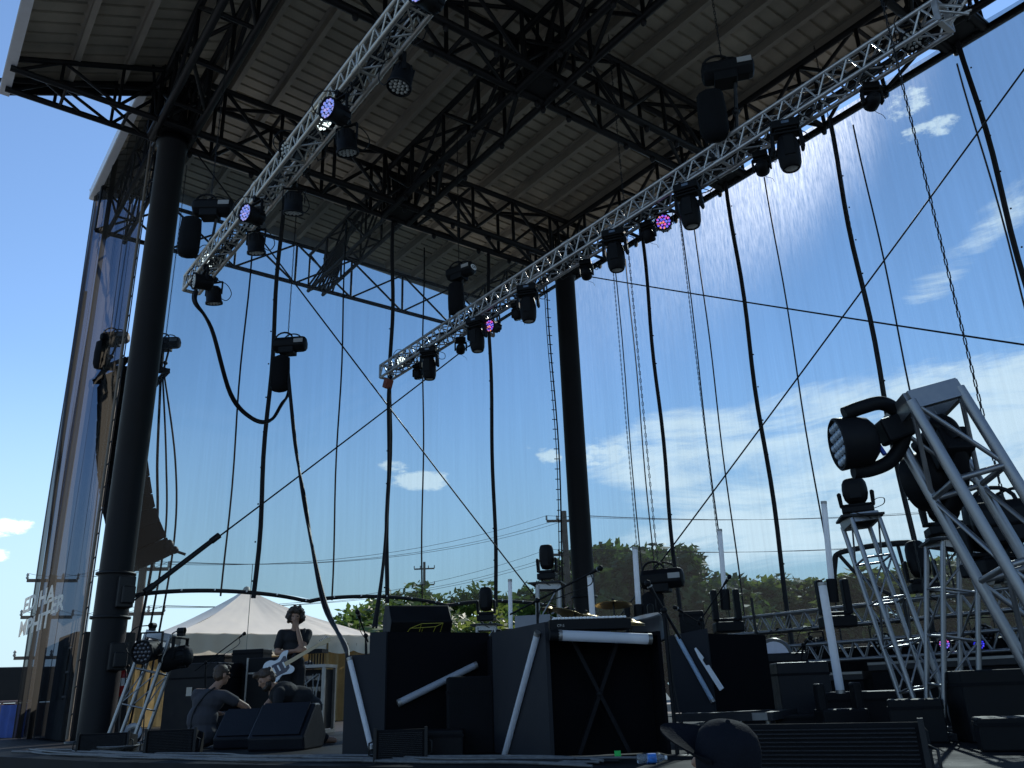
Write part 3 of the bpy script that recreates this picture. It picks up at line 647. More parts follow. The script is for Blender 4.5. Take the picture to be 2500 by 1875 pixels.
P5 = [(-14.3, 7.75, 6.75), at(951, 960, 16.2), at(946, 1150, 16.0), at(938, 1350, 15.7), at(914, 1530, 15.4)]
cable(P5, .022, 'black cable drop hanging from the far tip of the back truss', k=3, spread=.03, seed=6)
m = MB(); m.box(at(947, 937, 16.2), (.16, .16, .2), Matrix.Rotation(.5, 3, 'Y')); tag(m.build('shackle_pad', mat('faded_red', (.25, .07, .05), .7), bevel=.02), 'small faded red pad at the far tip of the back truss', 'pad')
# steel cross bracing
def brace(p, q, label, tb=None):
    t = thing('brace_wire', label, 'brace wire', p, group='steel cross bracing wires'); m = MB(); m.tube(catenary(p, q, .05, 10), .016, 6); m.build('wire', BLACK_STEEL, t)
    if tb:
        a, b = Vector(p).lerp(Vector(q), tb[0]), Vector(p).lerp(Vector(q), tb[1]); m = MB(); m.bar(a, b, .045, 8); m.bar(a.lerp(b, -.15), a, .06, 6); m.bar(b, a.lerp(b, 1.15), .06, 6); m.build('turnbuckle', BLACK_STEEL, t)
    return t
brace((-15.1, 3.45, 2.15), (-15.1, 13.3, 11.1), 'brace wire rising to the right before the side scrim, with a turnbuckle at its foot', (.03, .12))
brace((-15.12, 3.6, 11.1), (-15.12, 13.3, 1.2), 'brace wire falling to the right before the side scrim')
brace((-14.9, 13.5, 11.1), (-.9, 13.5, 3.2), 'brace wire falling gently to the right before the back scrim')
brace((-14.9, 13.52, 1.4), (-2.0, 13.52, 11.0), 'brace wire rising steeply to the right before the back scrim')
# ------------------------------------------------------------------ printed scrim in front of the PA wing
SCRIM_FRONT = scrim_mat('printed_scrim_mesh', (.27, .31, .37), .16, .04, .004, (1, .91, .78))
SCRIM_FOLD = scrim_mat('doubled_scrim_mesh', (.16, .165, .17), .3, .085, .004, (1, .86, .68))
fs = thing('printed_scrim', 'wrinkled printed scrim before the loudspeaker wing, white venue lettering low on it', 'scrim', (-18, 2.7, 0), group='mesh scrims around the stage')
FA, FB = Vector((-20.35, 2.62, 0)), Vector((-15.66, 2.84, 0))
nx, nz = 70, 14; m = MB(); vs = []
for j in range(nz + 1):
    for i in range(nx + 1):
        t = i / nx; q = j / nz; lean = .95 * (1 - q) * (1 - t); p = FA.lerp(FB, t) + Vector((lean, 0, 0)); ztop = 12.66
        fold = .10 * math.exp(-((t - .36) / .03) ** 2) + .06 * math.exp(-((t - .06) / .03) ** 2)
        a = .02 * math.sin(t * 37 + q * 2) + .012 * math.sin(t * 90 + q * 9) - fold + .05 * math.sin(q * 5 + t * 8) * (1 - q)
        vs.append((p.x, p.y + a, .02 + ztop * q))
m.add(vs, [(j * (nx + 1) + i, j * (nx + 1) + i + 1, (j + 1) * (nx + 1) + i + 1, (j + 1) * (nx + 1) + i) for j in range(nz) for i in range(nx)], True)
m.build('mesh_cloth', SCRIM_FRONT, fs)
def fold_strip(t0, t1, ztop, seed, off=.03):
    m = MB(); rr = random.Random(seed); vs = []; n = 26
    for j in range(n + 1):
        q = j / n; w0 = t0 + .012 * math.sin(q * 11 + seed) ; w1 = t1 + .014 * math.sin(q * 9 + seed * 2)
        for tt in (w0, (w0 + w1) / 2, w1):
            p = FA.lerp(FB, tt) + Vector((.95 * (1 - q) * (1 - tt), 0, 0)); vs.append((p.x, p.y - off - (.06 if tt not in (w0, w1) else .0), .02 + ztop * q))
    m.add(vs, [(j * 3 + i, j * 3 + i + 1, (j + 1) * 3 + i + 1, (j + 1) * 3 + i) for j in range(n) for i in range(2)], True); return m.build('fold', SCRIM_FOLD, fs)
fold_strip(.0, .085, 12.5, 1); fold_strip(.33, .42, 12.5, 2); fold_strip(.165, .18, 9.5, 3)
m = MB(); m.bar(FB + Vector((.02, 0, .05)), FB + Vector((.02, 0, 12.6)), .028, 8); m.build('edge_batten', mat('tan_batten', (.16, .13, .10), .7), fs)
m = MB(); m.tube([FB + Vector((.16 - .02 * math.sin(i), .02, .1 + .6 * i)) for i in range(21)], .012, 5)
for i in range(30): m.bar(FB + Vector((.02, 0, .4 + .41 * i)), FB + Vector((.16, .02, .44 + .41 * i)), .010, 5)
m.build('lacing', WEB, fs)
PRINT = mat('white_print', (.86, .82, .73), .8, var=.05, trans=.25)
def banner(body, tc, z, size, wide):
    p = FA.lerp(FB, tc); ang = math.atan2(FB.y - FA.y, FB.x - FA.x)
    q = 1 - z / 12.66; p = p + Vector((.95 * q * (1 - tc), -.11, z))
    text_mesh('lettering', body, size, Matrix.Translation(p) @ Matrix.Rotation(ang, 4, 'Z') @ Matrix.Rotation(R(90), 4, 'X') @ Matrix.Diagonal((wide, 1, 1, 1)), PRINT, fs, .003, size * .028)
banner('ED HA', .20, 2.50, .42, 2.2); banner('MPHIT', .175, 2.04, .42, 2.2); banner('TER', .55, 2.26, .40, 2.2)
m = MB(); vs = []
for j in range(9):
    for i in range(25): t = i / 24; vs.append((-20.36 + .95 * (1 - j / 8) + .05 * math.sin(t * 25 + j * .2), 2.64 + 1.0 * t, .02 + 12.6 * j / 8))
m.add(vs, [(j * 25 + i, j * 25 + i + 1, (j + 1) * 25 + i + 1, (j + 1) * 25 + i) for j in range(8) for i in range(24)], True)
tag(m.build('wing_scrim', SCRIM_FRONT), 'outer side scrim of the loudspeaker wing, seen edge-on through the printed scrim', 'scrim', 'mesh scrims around the stage')

# ------------------------------------------------------------------ flown loudspeaker array in the wing
ARR = mat('loudspeaker_black', (.007, .0065, .0065), .7, spec=.12, var=.2, bump=.1)
arr = thing('line_array', 'curved column of flown black loudspeaker boxes behind the front column', 'loudspeaker', (-17.5, 3.2, 7.0))
path = spline([(2.89, 6.72), (2.97, 6.05), (3.04, 5.35), (3.20, 4.6), (3.42, 3.85), (3.86, 2.95)], 8); path = [Vector((p[0], p[1])) for p in [tuple(v)[:2] for v in spline([Vector((a, b, 0)) for a, b in ((2.89, 6.72), (2.97, 6.05), (3.04, 5.35), (3.20, 4.6), (3.44, 3.8), (3.90, 2.92))], 8)]]
cum = [0]
for i in range(1, len(path)): cum.append(cum[-1] + (path[i] - path[i - 1]).length)
def pt(s):
    for i in range(1, len(path)):
        if cum[i] >= s: f = (s - cum[i - 1]) / (cum[i] - cum[i - 1]); return path[i - 1].lerp(path[i], f), (path[i] - path[i - 1]).normalized()
    return path[-1], (path[-1] - path[-2]).normalized()
NB = 11
for k in range(NB):
    s0, s1 = cum[-1] * k / NB, cum[-1] * (k + 1) / NB - .016
    (a, da), (b, db) = pt(s0), pt(s1); na, nb = Vector((-da.y, da.x)), Vector((-db.y, db.x)); d0, d1 = .74, .74; pa, pb = a + na * d0, b + nb * d1
    mid = lambda u, v, f: u.lerp(v, f)
    m = MB(); tilt = .0
    m.prism([(-17.95, a.x, a.y), (-17.95, b.x, b.y), (-17.95, pb.x, pb.y + tilt * .3), (-17.95, pa.x, pa.y - tilt)], (.9, 0, 0)); cab = m.build('cabinet', ARR, arr, bevel=.012)
    g_ = MB(); g_.prism([(-17.9, a.x - .012, a.y - .02), (-17.9, b.x - .012, b.y + .02), (-17.9, b.x, b.y + .02), (-17.9, a.x, a.y - .02)], (.8, 0, 0)); g_.build('grille', BLACK_MATT, cab)
m = MB()
for x in (-17.96, -17.04):
    m.beam((x, 2.80, 6.84), (x, 4.05, 7.02), .06, .10); m.beam((x, 2.80, 6.84), (x, 3.2, 7.12), .05, .08); m.beam((x, 3.2, 7.12), (x, 4.05, 7.02), .05, .08); m.beam((x, 3.0, 6.74), (x, 3.7, 6.98), .05, .1)
m.box((-17.5, 2.86, 6.86), (.95, .08, .1)); m.box((-17.5, 4.0, 7.0), (.95, .08, .1)); m.box((-17.5, 3.2, 7.1), (.95, .08, .08)); m.build('bumper_frame', ARR, arr)
hoist((-17.3, 2.98, 7.62), 52, 'chain hoist seen through the printed scrim, over the front of the loudspeaker array', top=12.3, bagoff=(-.24, 0, -.36), down=(-17.3, 2.9, 6.95), s=.95)
hoist((-17.4, 4.02, 7.78), 52, 'chain hoist lifting the back of the loudspeaker array, right of the front column', top=12.3, bagoff=(-.2, 0, -.36), down=(-17.4, 4.0, 7.05), s=.95)
for i, (dy, nm) in enumerate(((4.15, 'nearest'), (4.32, 'middle'), (4.5, 'farthest'))):
    cable([(-17.3, 3.95 + .04 * i, 6.95), (-17.2, dy - .1, 5.2), (-17.2, dy + .05, 3.6), (-17.1, dy - .1, 1.4), (-17.0, dy - .25, .1)], .022 + .008 * (i == 0), 'speaker cable hanging off the loudspeaker array, ' + nm + ' of three', group='cables hanging off the loudspeaker array')
m = MB(); c0 = at(413, 1333, 17.6); m.ball(c0, .10, 8, (1, 1, 1.3)); m.ball(c0 + Vector((.05, .10, -.08)), .08, 8); m.bar(c0 + Vector((.05, .12, -.1)), c0 + Vector((.1, .3, -.16)), .03, 6); tag(m.build('cable_clump', RUBBER), 'taped clump of cable connectors beside the lowest loudspeaker box', 'connector clump')

# ------------------------------------------------------------------ dark trailer and boxes in the wing
WINGB = mat('dark_trailer_paint', (.018, .016, .015), .6, var=.3)
t = thing('equipment_rack', 'tall dark equipment rack standing behind the printed scrim', 'rack', (-17.2, 3.3, 0))
m = MB(); m.box((-17.3, 3.4, .88), (1.5, 1.0, 1.76)); m.build('cabinet', WINGB, t, bevel=.02)
m = MB(); m.box((-17.1, 2.89, 1.1), (.6, .02, .9)); m.build('door', BLACK, t)
for z in (1.5, 1.1, .7): m = MB(); m.box((-16.7, 2.89, z), (.24, .025, .03)); m.build('handle', ALU_DULL, t)
t = thing('low_wall_panel', 'low dark panel behind the foot of the printed scrim', 'panel', (-18.9, 3.0, 0))
m = MB(); m.box((-18.7, 3.2, .42), (1.5, .06, .84)); m.build('panel', WINGB, t); m = MB(); m.box((-18.7, 3.16, .86), (1.5, .05, .03)); m.build('rail', ALU_DULL, t)
# crowd barrier and loudspeaker at the far left edge
BLUE = mat('blue_fabric', (.05, .09, .30), .8, var=.2, bump=.3, bscale=12)
b0 = at(15, 1790, 21)
t = thing('crowd_barrier', 'steel crowd barrier with a wrinkled blue banner at the left photo edge', 'barrier', (b0.x, b0.y, -1.2))
pL, pR = at(-60, 1760, 21.5), at(70, 1760, 20.5)
m = MB()
for z in (.68, -.3): m.bar((pL.x, pL.y, z), (pR.x, pR.y, z), .025, 8)
for f in (.0, .45, .72, 1): q = pL.lerp(pR, f); m.bar((q.x, q.y, -1.2), (q.x, q.y, .7), .022, 8)
m.build('rail', mat('rusty_barrier_steel', (.22, .13, .10), .6, var=.4), t)
m = MB(); n = 30; vs = []
for j in (0, 1):
    for i in range(n + 1): q = pL.lerp(pR, i / n); vs.append((q.x + .02, q.y - .03 - .03 * math.sin(i * 1.3), -.28 + .9 * j))
m.add(vs, [(i, i + 1, n + 2 + i, n + 1 + i) for i in range(n)], True); m.build('banner', BLUE, t)
q = at(5, 1665, 23); t = thing('ground_loudspeaker', 'big black loudspeaker box beyond the crowd barrier at the left photo edge', 'loudspeaker', (q.x, q.y, .65))
m = MB(); m.prism([(q.x - .6, q.y - .4, .68), (q.x + .38, q.y + .35, .68), (q.x + .46, q.y + .38, 1.0), (q.x + .40, q.y + .36, 1.42), (q.x - .6, q.y - .4, 1.46)], (.25, .9, 0)); m.build('cabinet', BLACK, t, bevel=.03)
m = MB(); m.box((q.x - .1, q.y + .5, -.27), (1.2, 1.0, 1.86)); m.build('plinth', mat('rust_red_stand', (.14, .05, .03), .8), t)

# ------------------------------------------------------------------ marquee tent
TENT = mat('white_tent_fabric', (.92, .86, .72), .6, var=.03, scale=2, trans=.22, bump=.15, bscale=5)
TENTW = mat('glow_tinted_tent_wall', (.36, .27, .13), .7, var=.25, scale=2, trans=.30, bump=.4, bscale=4)  # off-white walls; the yellow glow of sun behind them is put into the colour
tc_ = Vector((-23.6, 8.35, 0)); hx, hy, ze, zp = 3.0, 2.6, 2.06, 3.52; GZ = -.05
tent = thing('marquee_tent', 'white peaked marquee tent with a scalloped valance and side walls tinted by a yellow glow', 'tent', (tc_.x, tc_.y, GZ))
m = MB(); n = 24; M_ = 10
for s, (ax_, ay) in enumerate(((1, 0), (0, 1), (-1, 0), (0, -1))):
    vs = []
    for j in range(M_ + 1):
        f = j / M_; zz = zp - (zp - ze) * (f ** .88) - .07 * math.sin(f * math.pi)
        for i in range(n + 1):
            u = (i / n) * 2 - 1
            if ax_: x, y = tc_.x + ax_ * hx * f, tc_.y + u * hy * f * ax_
            else: x, y = tc_.x - u * hx * f * ay, tc_.y + ay * hy * f
            wr = .018 * math.sin(u * 26 + j) * f * (1 if abs(u) > .25 else .4) - .05 * (1 - abs(u)) * math.sin(f * math.pi)
            vs.append((x, y, zz + wr))
    m.add(vs, [(j * (n + 1) + i, j * (n + 1) + i + 1, (j + 1) * (n + 1) + i + 1, (j + 1) * (n + 1) + i) for j in range(M_) for i in range(n)], True)
m.lathe([(.16, zp - .12), (.08, zp + .02), (.03, zp + .05)], 12, Matrix.Translation((tc_.x, tc_.y, 0))); m.build('roof', TENT, tent)
cn = [(-hx, -hy), (hx, -hy), (hx, hy), (-hx, hy)]
for k in range(4):
    a, b = Vector((*cn[k], 0)) + tc_, Vector((*cn[(k + 1) % 4], 0)) + tc_; m = MB(); n = 96; vs = []
    nrm = (b - a).normalized().cross(Vector((0, 0, 1)))
    for i in range(n + 1):
        p = a.lerp(b, i / n); sc = abs(math.sin(i / n * math.pi * 7)) ** .55; o = nrm * (.02 + .015 * math.sin(i * .7))
        vs += [p + nrm * .015 + Vector((0, 0, ze)), p + o + Vector((0, 0, ze - .26)), p + o * 1.3 + Vector((0, 0, ze - .36 - .10 * sc))]
    m.add(vs, [(i * 3 + j, (i + 1) * 3 + j, (i + 1) * 3 + j + 1, i * 3 + j + 1) for i in range(n) for j in range(2)], True); m.build('valance', TENT, tent)
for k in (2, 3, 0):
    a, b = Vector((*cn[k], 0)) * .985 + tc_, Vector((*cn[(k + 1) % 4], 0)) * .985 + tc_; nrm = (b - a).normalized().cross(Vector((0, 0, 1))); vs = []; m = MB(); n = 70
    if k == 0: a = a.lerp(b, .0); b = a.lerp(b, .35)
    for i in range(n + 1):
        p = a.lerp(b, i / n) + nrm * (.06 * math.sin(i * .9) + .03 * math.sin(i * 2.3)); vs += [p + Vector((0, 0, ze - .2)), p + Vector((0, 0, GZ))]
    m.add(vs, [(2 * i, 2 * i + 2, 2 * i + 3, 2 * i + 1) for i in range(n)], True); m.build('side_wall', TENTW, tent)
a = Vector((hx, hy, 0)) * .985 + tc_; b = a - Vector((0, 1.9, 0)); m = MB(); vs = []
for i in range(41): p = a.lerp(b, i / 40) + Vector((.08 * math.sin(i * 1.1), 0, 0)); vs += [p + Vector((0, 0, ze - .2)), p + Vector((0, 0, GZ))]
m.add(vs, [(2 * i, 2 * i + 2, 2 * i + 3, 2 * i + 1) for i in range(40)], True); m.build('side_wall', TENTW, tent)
for x, y in cn: m = MB(); m.bar((tc_.x + x * .97, tc_.y + y * .97, GZ), (tc_.x + x * .97, tc_.y + y * .97, ze - .02), .03, 8); m.build('leg', ALU, tent)
m = MB(); p = at(610, 1470, 19); m.tube(catenary(p + Vector((0, 0, .8)), (p.x, p.y, .6), 0.0, 8), .008, 4); tag(m.build('guy_rope', mat('pale_rope', (.4, .38, .3), .8)), 'thin pale rope hanging in front of the marquee tent', 'rope')

# ------------------------------------------------------------------ trees, poles and wires beyond the scrims
LEAF = []
for i, c in enumerate(((.080, .135, .028), (.10, .15, .03), (.15, .19, .04))):  # paler greens put sunlight on the brighter crowns into the leaf colour
    LEAF.append(mat('leaf_green_%s' % ('dark', 'mid', 'pale')[i], c, .55, var=.45, scale=.9, trans=.45))
BARK = mat('grey_brown_bark', (.10, .08, .06), .85, var=.3, scale=5)
def tree_mesh(seed, H, W, trunk_h, nleaf, leaf, clumps):
    rr = random.Random(seed); cb = Vector((0, 0, trunk_h)); cl = []
    for k in range(clumps):
        while True:
            v = Vector((rr.uniform(-1, 1), rr.uniform(-1, 1), rr.uniform(-1, 1)))
            if .25 < v.length < 1: break
        z = trunk_h + (H - trunk_h) * (.5 + .48 * v.z); wf = (1 - .55 * max(0, v.z) ** 2) * (1 - .25 * max(0, -v.z))
        cl.append((Vector((v.x * W / 2 * wf, v.y * W / 2 * wf, z)), rr.uniform(.45, 1.0) * W * .15))
    f = MB()
    for k in range(nleaf):
        c, r = rr.choice(cl); v = Vector((rr.gauss(0, 1), rr.gauss(0, 1), rr.gauss(0, .8))).normalized() * r * rr.uniform(.35, 1.12); p = c + v
        a = Vector((rr.uniform(-1, 1), rr.uniform(-1, 1), rr.uniform(-1, .4))).normalized(); b = a.orthogonal().normalized(); s = leaf * rr.uniform(.5, 1.2)
        f.add([p - a * s, p + b * s * .45, p + a * s, p - b * s * .45], [(0, 1, 2, 3)])
    w = MB(); tr = .035 * H
    tp = [(0, 0, -.1), (.12, .05, trunk_h * .5), (.05, .15, trunk_h), (.1, .1, trunk_h + (H - trunk_h) * .6)]; w.tube(spline(tp, 4), tr, 8, lambda q: 1 - .75 * q)
    for c, r in cl[:14]:
        b = Vector((.05, .12, trunk_h * rr.uniform(.7, 1.4))); w.tube(spline([b, b.lerp(c, .5) + Vector((0, 0, .3)), c], 3), tr * .32, 5, lambda q: 1 - .7 * q)
    return f, w
PROT = {}
def tree(kind, px, py_top, D, width, label, seed, lm=0, rz=0.0, name='tree', base=-1.2):
    top = at(px, py_top, D); H = top.z - base
    key = kind
    if key not in PROT:
        f, w = tree_mesh(seed, 10, {'broad': 9.5, 'tall': 6.0, 'shrub': 11}[kind], {'broad': .9, 'tall': .1, 'shrub': .2}[kind], {'broad': 11000, 'tall': 9000, 'shrub': 10000}[kind], .36, {'broad': 70, 'tall': 64, 'shrub': 60}[kind])
        t = thing(name, label, 'tree', (0, 0, 0)); w.build('trunk', BARK, t, local=True); f.build('crown', LEAF[lm], t, local=True); PROT[key] = t
    else: t = copy_tree(PROT[key])
    t.location = (top.x, top.y, base); wn_ = {'broad': 9.5, 'tall': 6.0, 'shrub': 11}[kind]
    t.scale = (width / wn_, width / wn_, H / 10); t.rotation_euler = (0, 0, rz); tag(t, label, 'tree', 'trees beyond the stage'); setmat(find(t, 'crown')[0], LEAF[lm]); return t
tree('broad', 1490, 1325, 46, 10.0, 'big dark round tree just right of the far column', 11, 0, .3)
tree('broad', 1630, 1338, 48, 10.0, 'big dark tree sloping down to the right of the round one', 11, 0, 2.2)
tree('broad', 1405, 1385, 44, 6.0, 'smaller dark tree behind the far column', 11, 0, 4.0)
tree('broad', 1725, 1420, 50, 7.0, 'low dark tree at the right foot of the big pair', 11, 1, 5.1)
for i, (px, py, D, wd, lm, nm) in enumerate(((1850, 1425, 58, 6.5, 2, 'first of the row of slim trees behind the back scrim'), (1930, 1418, 60, 6.0, 2, 'second of the row of slim trees behind the back scrim'),
        (2000, 1432, 60, 6.0, 2, 'third of the row of slim trees, beside the glowing tube'), (2080, 1410, 52, 6.5, 2, 'bright green tree seen under the lifted scrim corner'),
        (2180, 1400, 58, 7.0, 2, 'tree behind the leaning floor tower'), (2260, 1380, 58, 6.5, 2, 'tree between the two floor towers'), (2350, 1370, 60, 7, 2, 'tree behind the upright floor tower'), (2450, 1380, 60, 7, 2, 'last slim tree at the right photo edge'))):
    tree('tall', px, py - 22, D, wd * 1.2, nm, 23, lm, i * 1.3, 'slim_tree')
for i, (px, py, D, wd, lm, nm) in enumerate(((850, 1497, 40, 9, 0, 'spreading leafy tree just right of the marquee tent'), (960, 1478, 38, 10, 1, 'leafy tree behind the left booth'), (1080, 1500, 36, 8, 2, 'sunlit pale green bush behind the wedge on the left booth'),
        (1210, 1512, 34, 7, 2, 'sunlit pale green bush between the two moving head towers'), (1000, 1448, 62, 12, 1, 'hazy far tree seen through the side scrim bottom'), (1150, 1442, 62, 11, 1, 'second hazy far tree seen through the side scrim bottom'), (1270, 1470, 60, 9, 1, 'third hazy far tree at the end of the side scrim'))):
    tree('shrub', px, py, D, wd, nm, 37, lm, i * 1.1, 'leafy_tree')
POLE = mat('weathered_pole_wood', (.13, .10, .075), .85, var=.3, scale=4)
def pole(px, py, D, r, label, arms, rz):
    top = at(px, py, D); t = thing('utility_pole', label, 'utility pole', (top.x, top.y, -1.2), group='utility poles beyond the stage')
    m = MB(); m.bar((top.x, top.y, -1.2), top, r, 10, r * .7); m.build('pole', POLE, t); c, s = math.cos(rz), math.sin(rz); out = []
    for dz, ln in arms:
        m = MB(); a = top + Vector((-c * ln, -s * ln, -dz)); b = top + Vector((c * ln, s * ln, -dz)); m.beam(a, b, .1, .12); m.build('crossarm', POLE, t)
        for f in (0, .3, .7, 1): q = a.lerp(b, f); m = MB(); m.lathe([(.03, 0), (.06, .05), (.03, .12), (.06, .16), (.02, .24)], 8, Matrix.Translation(q + Vector((0, 0, .05)))); m.build('insulator', ALU_DULL, t); out.append(q + Vector((0, 0, .28)))
    return out
w1 = pole(1376, 1248, 42, .2, 'brown utility pole behind the far column above the trees', ((.5, .9), (2.2, .9)), R(60))
w2 = pole(352, 1370, 34, .19, 'utility pole with insulators left of the marquee tent', ((.3, .9), (1.9, .9)), R(60))
w3 = pole(1036, 1372, 75, .16, 'thin far utility pole seen through the side scrim', ((.6, .9), (2.0, .9)), R(50))
w4 = pole(130, 1405, 38, .22, 'utility pole seen through the printed scrim beside its lettering', ((.2, .9), (1.6, .9), (3.1, .9)), R(70))
w5 = pole(2700, 1190, 60, .2, 'utility pole past the right photo edge', ((.5, .9), (2.2, .9)), R(60))
def wires(A, B, nm, sag, r=.022):
    for k, (a, b) in enumerate(zip(A, B)):
        if k % 4 in (1,): continue
        m = MB(); m.tube(catenary(a, b, sag, 14), r, 4); tag(m.build('power_line', BLACK_STEEL), 'thin power line ' + nm, 'power line', 'power lines ' + nm)
wires(w4, w2, 'between the two poles left of the tent', .3, .009); wires(w2, w1, 'from the tent pole to the far column pole', .9, .011); wires(w1, w5, 'across the back scrim to the right photo edge', .8, .012)
# ------------------------------------------------------------------ on the stage: booths, instruments, cases
def V3(p, z=0): return Vector((p[0], p[1], z))
def onplane(px, py, P, Q, off=0.0):
    """point of the upright plane through ground points P, Q"""
    P, Q = V3(P), V3(Q); n = (Q - P).cross(Vector((0, 0, 1))).normalized()
    if n.dot(CAM_POS - P) < 0: n = -n
    d = ray(px, py); t = (P + n * off - CAM_POS).dot(n) / d.dot(n); return CAM_POS + d * t
BOOTH = mat('charcoal_booth_panel', (.018, .0195, .024), .7, spec=.2, chips=.06, var=.12, scale=3, bump=.08, bscale=50)
BOOTHD = mat('black_booth_cloth', (.004, .004, .0055), .9, spec=.1, var=.2)
TUBE = mat('frosted_tube', (.84, .86, .90), .35, var=.04, trans=.45)
TUBEG = mat('grey_tube', (.30, .32, .36), .45, var=.1)  # plain grey, darker than the frosted tubes
def slab(poly, nrm, th, name, m_, parent, bevel=0):
    m = MB(); m.prism(poly, -Vector(nrm) * th); return m.build(name, m_, parent, bevel=bevel)
def nrm_of(P, Q):
    n = (V3(Q) - V3(P)).cross(Vector((0, 0, 1))).normalized(); return n if n.dot(CAM_POS - V3(P)) > 0 else -n
def light_tube(p, q, r, parent, m_=None, name='light_tube'):
    m = MB(); p, q = Vector(p), Vector(q); d = (q - p).normalized(); m.bar(p, q, r, 14); t = m.build(name, m_ or TUBE, parent)
    for e, k in ((p, 1), (q, -1)): c = MB(); c.bar(e - d * .012 * k, e + d * .02 * k, r * 1.06, 14); c.build('end_cap', ALU_DULL, t)
    return t
# left booth
L, C_, R_ = onz(835, 1846), onz(937, 1845), onz(1200, 1830)
b1 = thing('keyboard_booth', 'charcoal stepped booth with two slanting light tubes, nearer the seated people', 'booth', (C_.x, C_.y, 0), group='charcoal keyboard booths')
nl, nr = nrm_of(L, C_), nrm_of(C_, R_); S_ = L.lerp(C_, .60)
slab([V3(L, .01), V3(C_, .01), V3(C_, 1.10), V3(S_, 1.10), V3(S_, .90), V3(L, .90)], nl, .03, 'side_panel', BOOTH, b1)
slab([V3(C_ - nl * .03, .01), V3(R_, .01), V3(R_, 1.08), V3(C_ - nl * .03, 1.10)], nr, .03, 'front_panel', BOOTHD, b1)
Bk = L + (R_ - C_); slab([V3(S_, 1.065), V3(C_ - nl * .04, 1.065), V3(R_ - nr * .04, 1.055), V3(S_ + (R_ - C_), 1.055)], (0, 0, 1), .02, 'top_shelf', BOOTHD, b1)
slab([V3(R_, .01), V3(Bk, .01), V3(Bk, .9), V3(R_, 1.05)], nl, .03, 'rear_panel', BOOTHD, b1)
light_tube(onplane(853, 1608, L, C_, .03), onplane(906, 1826, L, C_, .03), .026, b1); light_tube(onplane(974, 1716, C_, R_, .03), onplane(1162, 1624, C_, R_, .03), .034, b1, TUBEG)
# centre booth
L2, C2, R2 = onz(1205, 1840), onz(1345, 1858), onz(1640, 1845)
b2 = thing('keyboard_booth', 'charcoal booth with a slanting side tube and a thick white tube along its top', 'booth', (C2.x, C2.y, 0), group='charcoal keyboard booths')
nl2, nr2 = nrm_of(L2, C2), nrm_of(C2, R2)
slab([V3(L2, .01), V3(C2, .01), V3(C2, 1.035), V3(L2, 1.035)], nl2, .035, 'side_panel', BOOTH, b2)
in2 = -nr2 * .30
slab([V3(C2 + in2, .01), V3(R2 + in2, .01), V3(R2 + in2, .95), V3(C2 + in2, .98)], nr2, .02, 'inner_cloth', BOOTHD, b2)
slab([V3(R2, .01), V3(R2 + in2 * 2, .01), V3(R2 + in2 * 2, .96), V3(R2, .94)], (R2 - C2).normalized(), .03, 'side_panel', BOOTHD, b2)
slab([V3(C2 - nl2 * .04, .955), V3(R2, .935), V3(R2 + in2 * 2.2, .935), V3(C2 + in2 * 2.2, .955)], (0, 0, 1), .03, 'top_shelf', BOOTHD, b2)
Bk2 = L2 + in2 * 2; slab([V3(L2, .01), V3(Bk2, .01), V3(Bk2, 1.0), V3(L2, 1.0)], -(C2 - L2).normalized(), .03, 'rear_panel', BOOTHD, b2)
light_tube(onplane(1312, 1546, L2, C2, .025), onplane(1231, 1846, L2, C2, .025), .026, b2)
light_tube(onplane(1366, 1551, C2, R2, .06), onplane(1587, 1560, C2, R2, .06), .042, b2)
m = MB(); m.bar(onplane(1342, 1550, C2, R2, .06), onplane(1364, 1551, C2, R2, .06), .045, 12); m.build('tube_holder', BLACK, b2)
# X stand in front of the inner cloth
xs = thing('keyboard_stand', 'black crossed keyboard stand in the open front of the middle booth', 'keyboard stand', (C2.x, C2.y, 0))
STANDM = mat('worn_black_stand', (.008, .008, .010), .6, var=.4, scale=14, spec=.1)
for off in (.0, .06):
    A = lambda f, z: V3(C2.lerp(R2, f) - nr2 * (.20 - off), z)
    m = MB(); m.beam(A(.25, .90), A(.68, .03), .03, .05, nr2); m.beam(A(.66, .90), A(.26, .03), .03, .05, nr2)
    m.build('leg', STANDM, xs)
m = MB(); m.ball(V3(C2.lerp(R2, .46) - nr2 * .14, .47), .035, 8); m.build('pivot_knob', BLACK, xs)
# synthesiser on the centre booth
ang2 = math.atan2((R2 - C2).y, (R2 - C2).x)
kb = thing('synthesizer', 'black synthesizer keyboard with white keys on the middle booth', 'keyboard', C2.lerp(R2, .42) - nr2 * .18 + Vector((0, 0, .96)))
Rz2 = Matrix.Rotation(ang2, 3, 'Z'); kc = C2.lerp(R2, .40) - nr2 * .14
def kbox(dx, dy, z, sx, sy, sz, nm, m_, par_, rot=Rz2, cen=None):
    m = MB(); cen = kc if cen is None else cen; m.box(Vector((cen.x, cen.y, z)) + rot @ Vector((dx, dy, 0)), (sx, sy, sz), rot); return m.build(nm, m_, par_, bevel=.006)
kbox(0, 0, 1.01, .68, .26, .085, 'case', BLACK, kb)
for i in range(20): kbox(-.29 + i * .0305, -.06, 1.062, .026, .13, .018, 'white_key', WHITE, kb)
m = MB()
for i in range(15): q = Vector((kc.x, kc.y, 1.052)) + Rz2 @ Vector((-.28 + i * .04, .08, 0)); m.bar(q, q + Vector((0, 0, .03)), .009, 6)
m.build('knob_row', LENS_DARK, kb)
text_mesh('lettering', 'CP-5', .030, Matrix.Translation(Vector((kc.x, kc.y, 1.003)) + Rz2 @ Vector((-.25, -.134, 0))) @ Matrix.Rotation(ang2, 4, 'Z') @ Matrix.Rotation(R(90), 4, 'X'), ALU_DULL, kb)
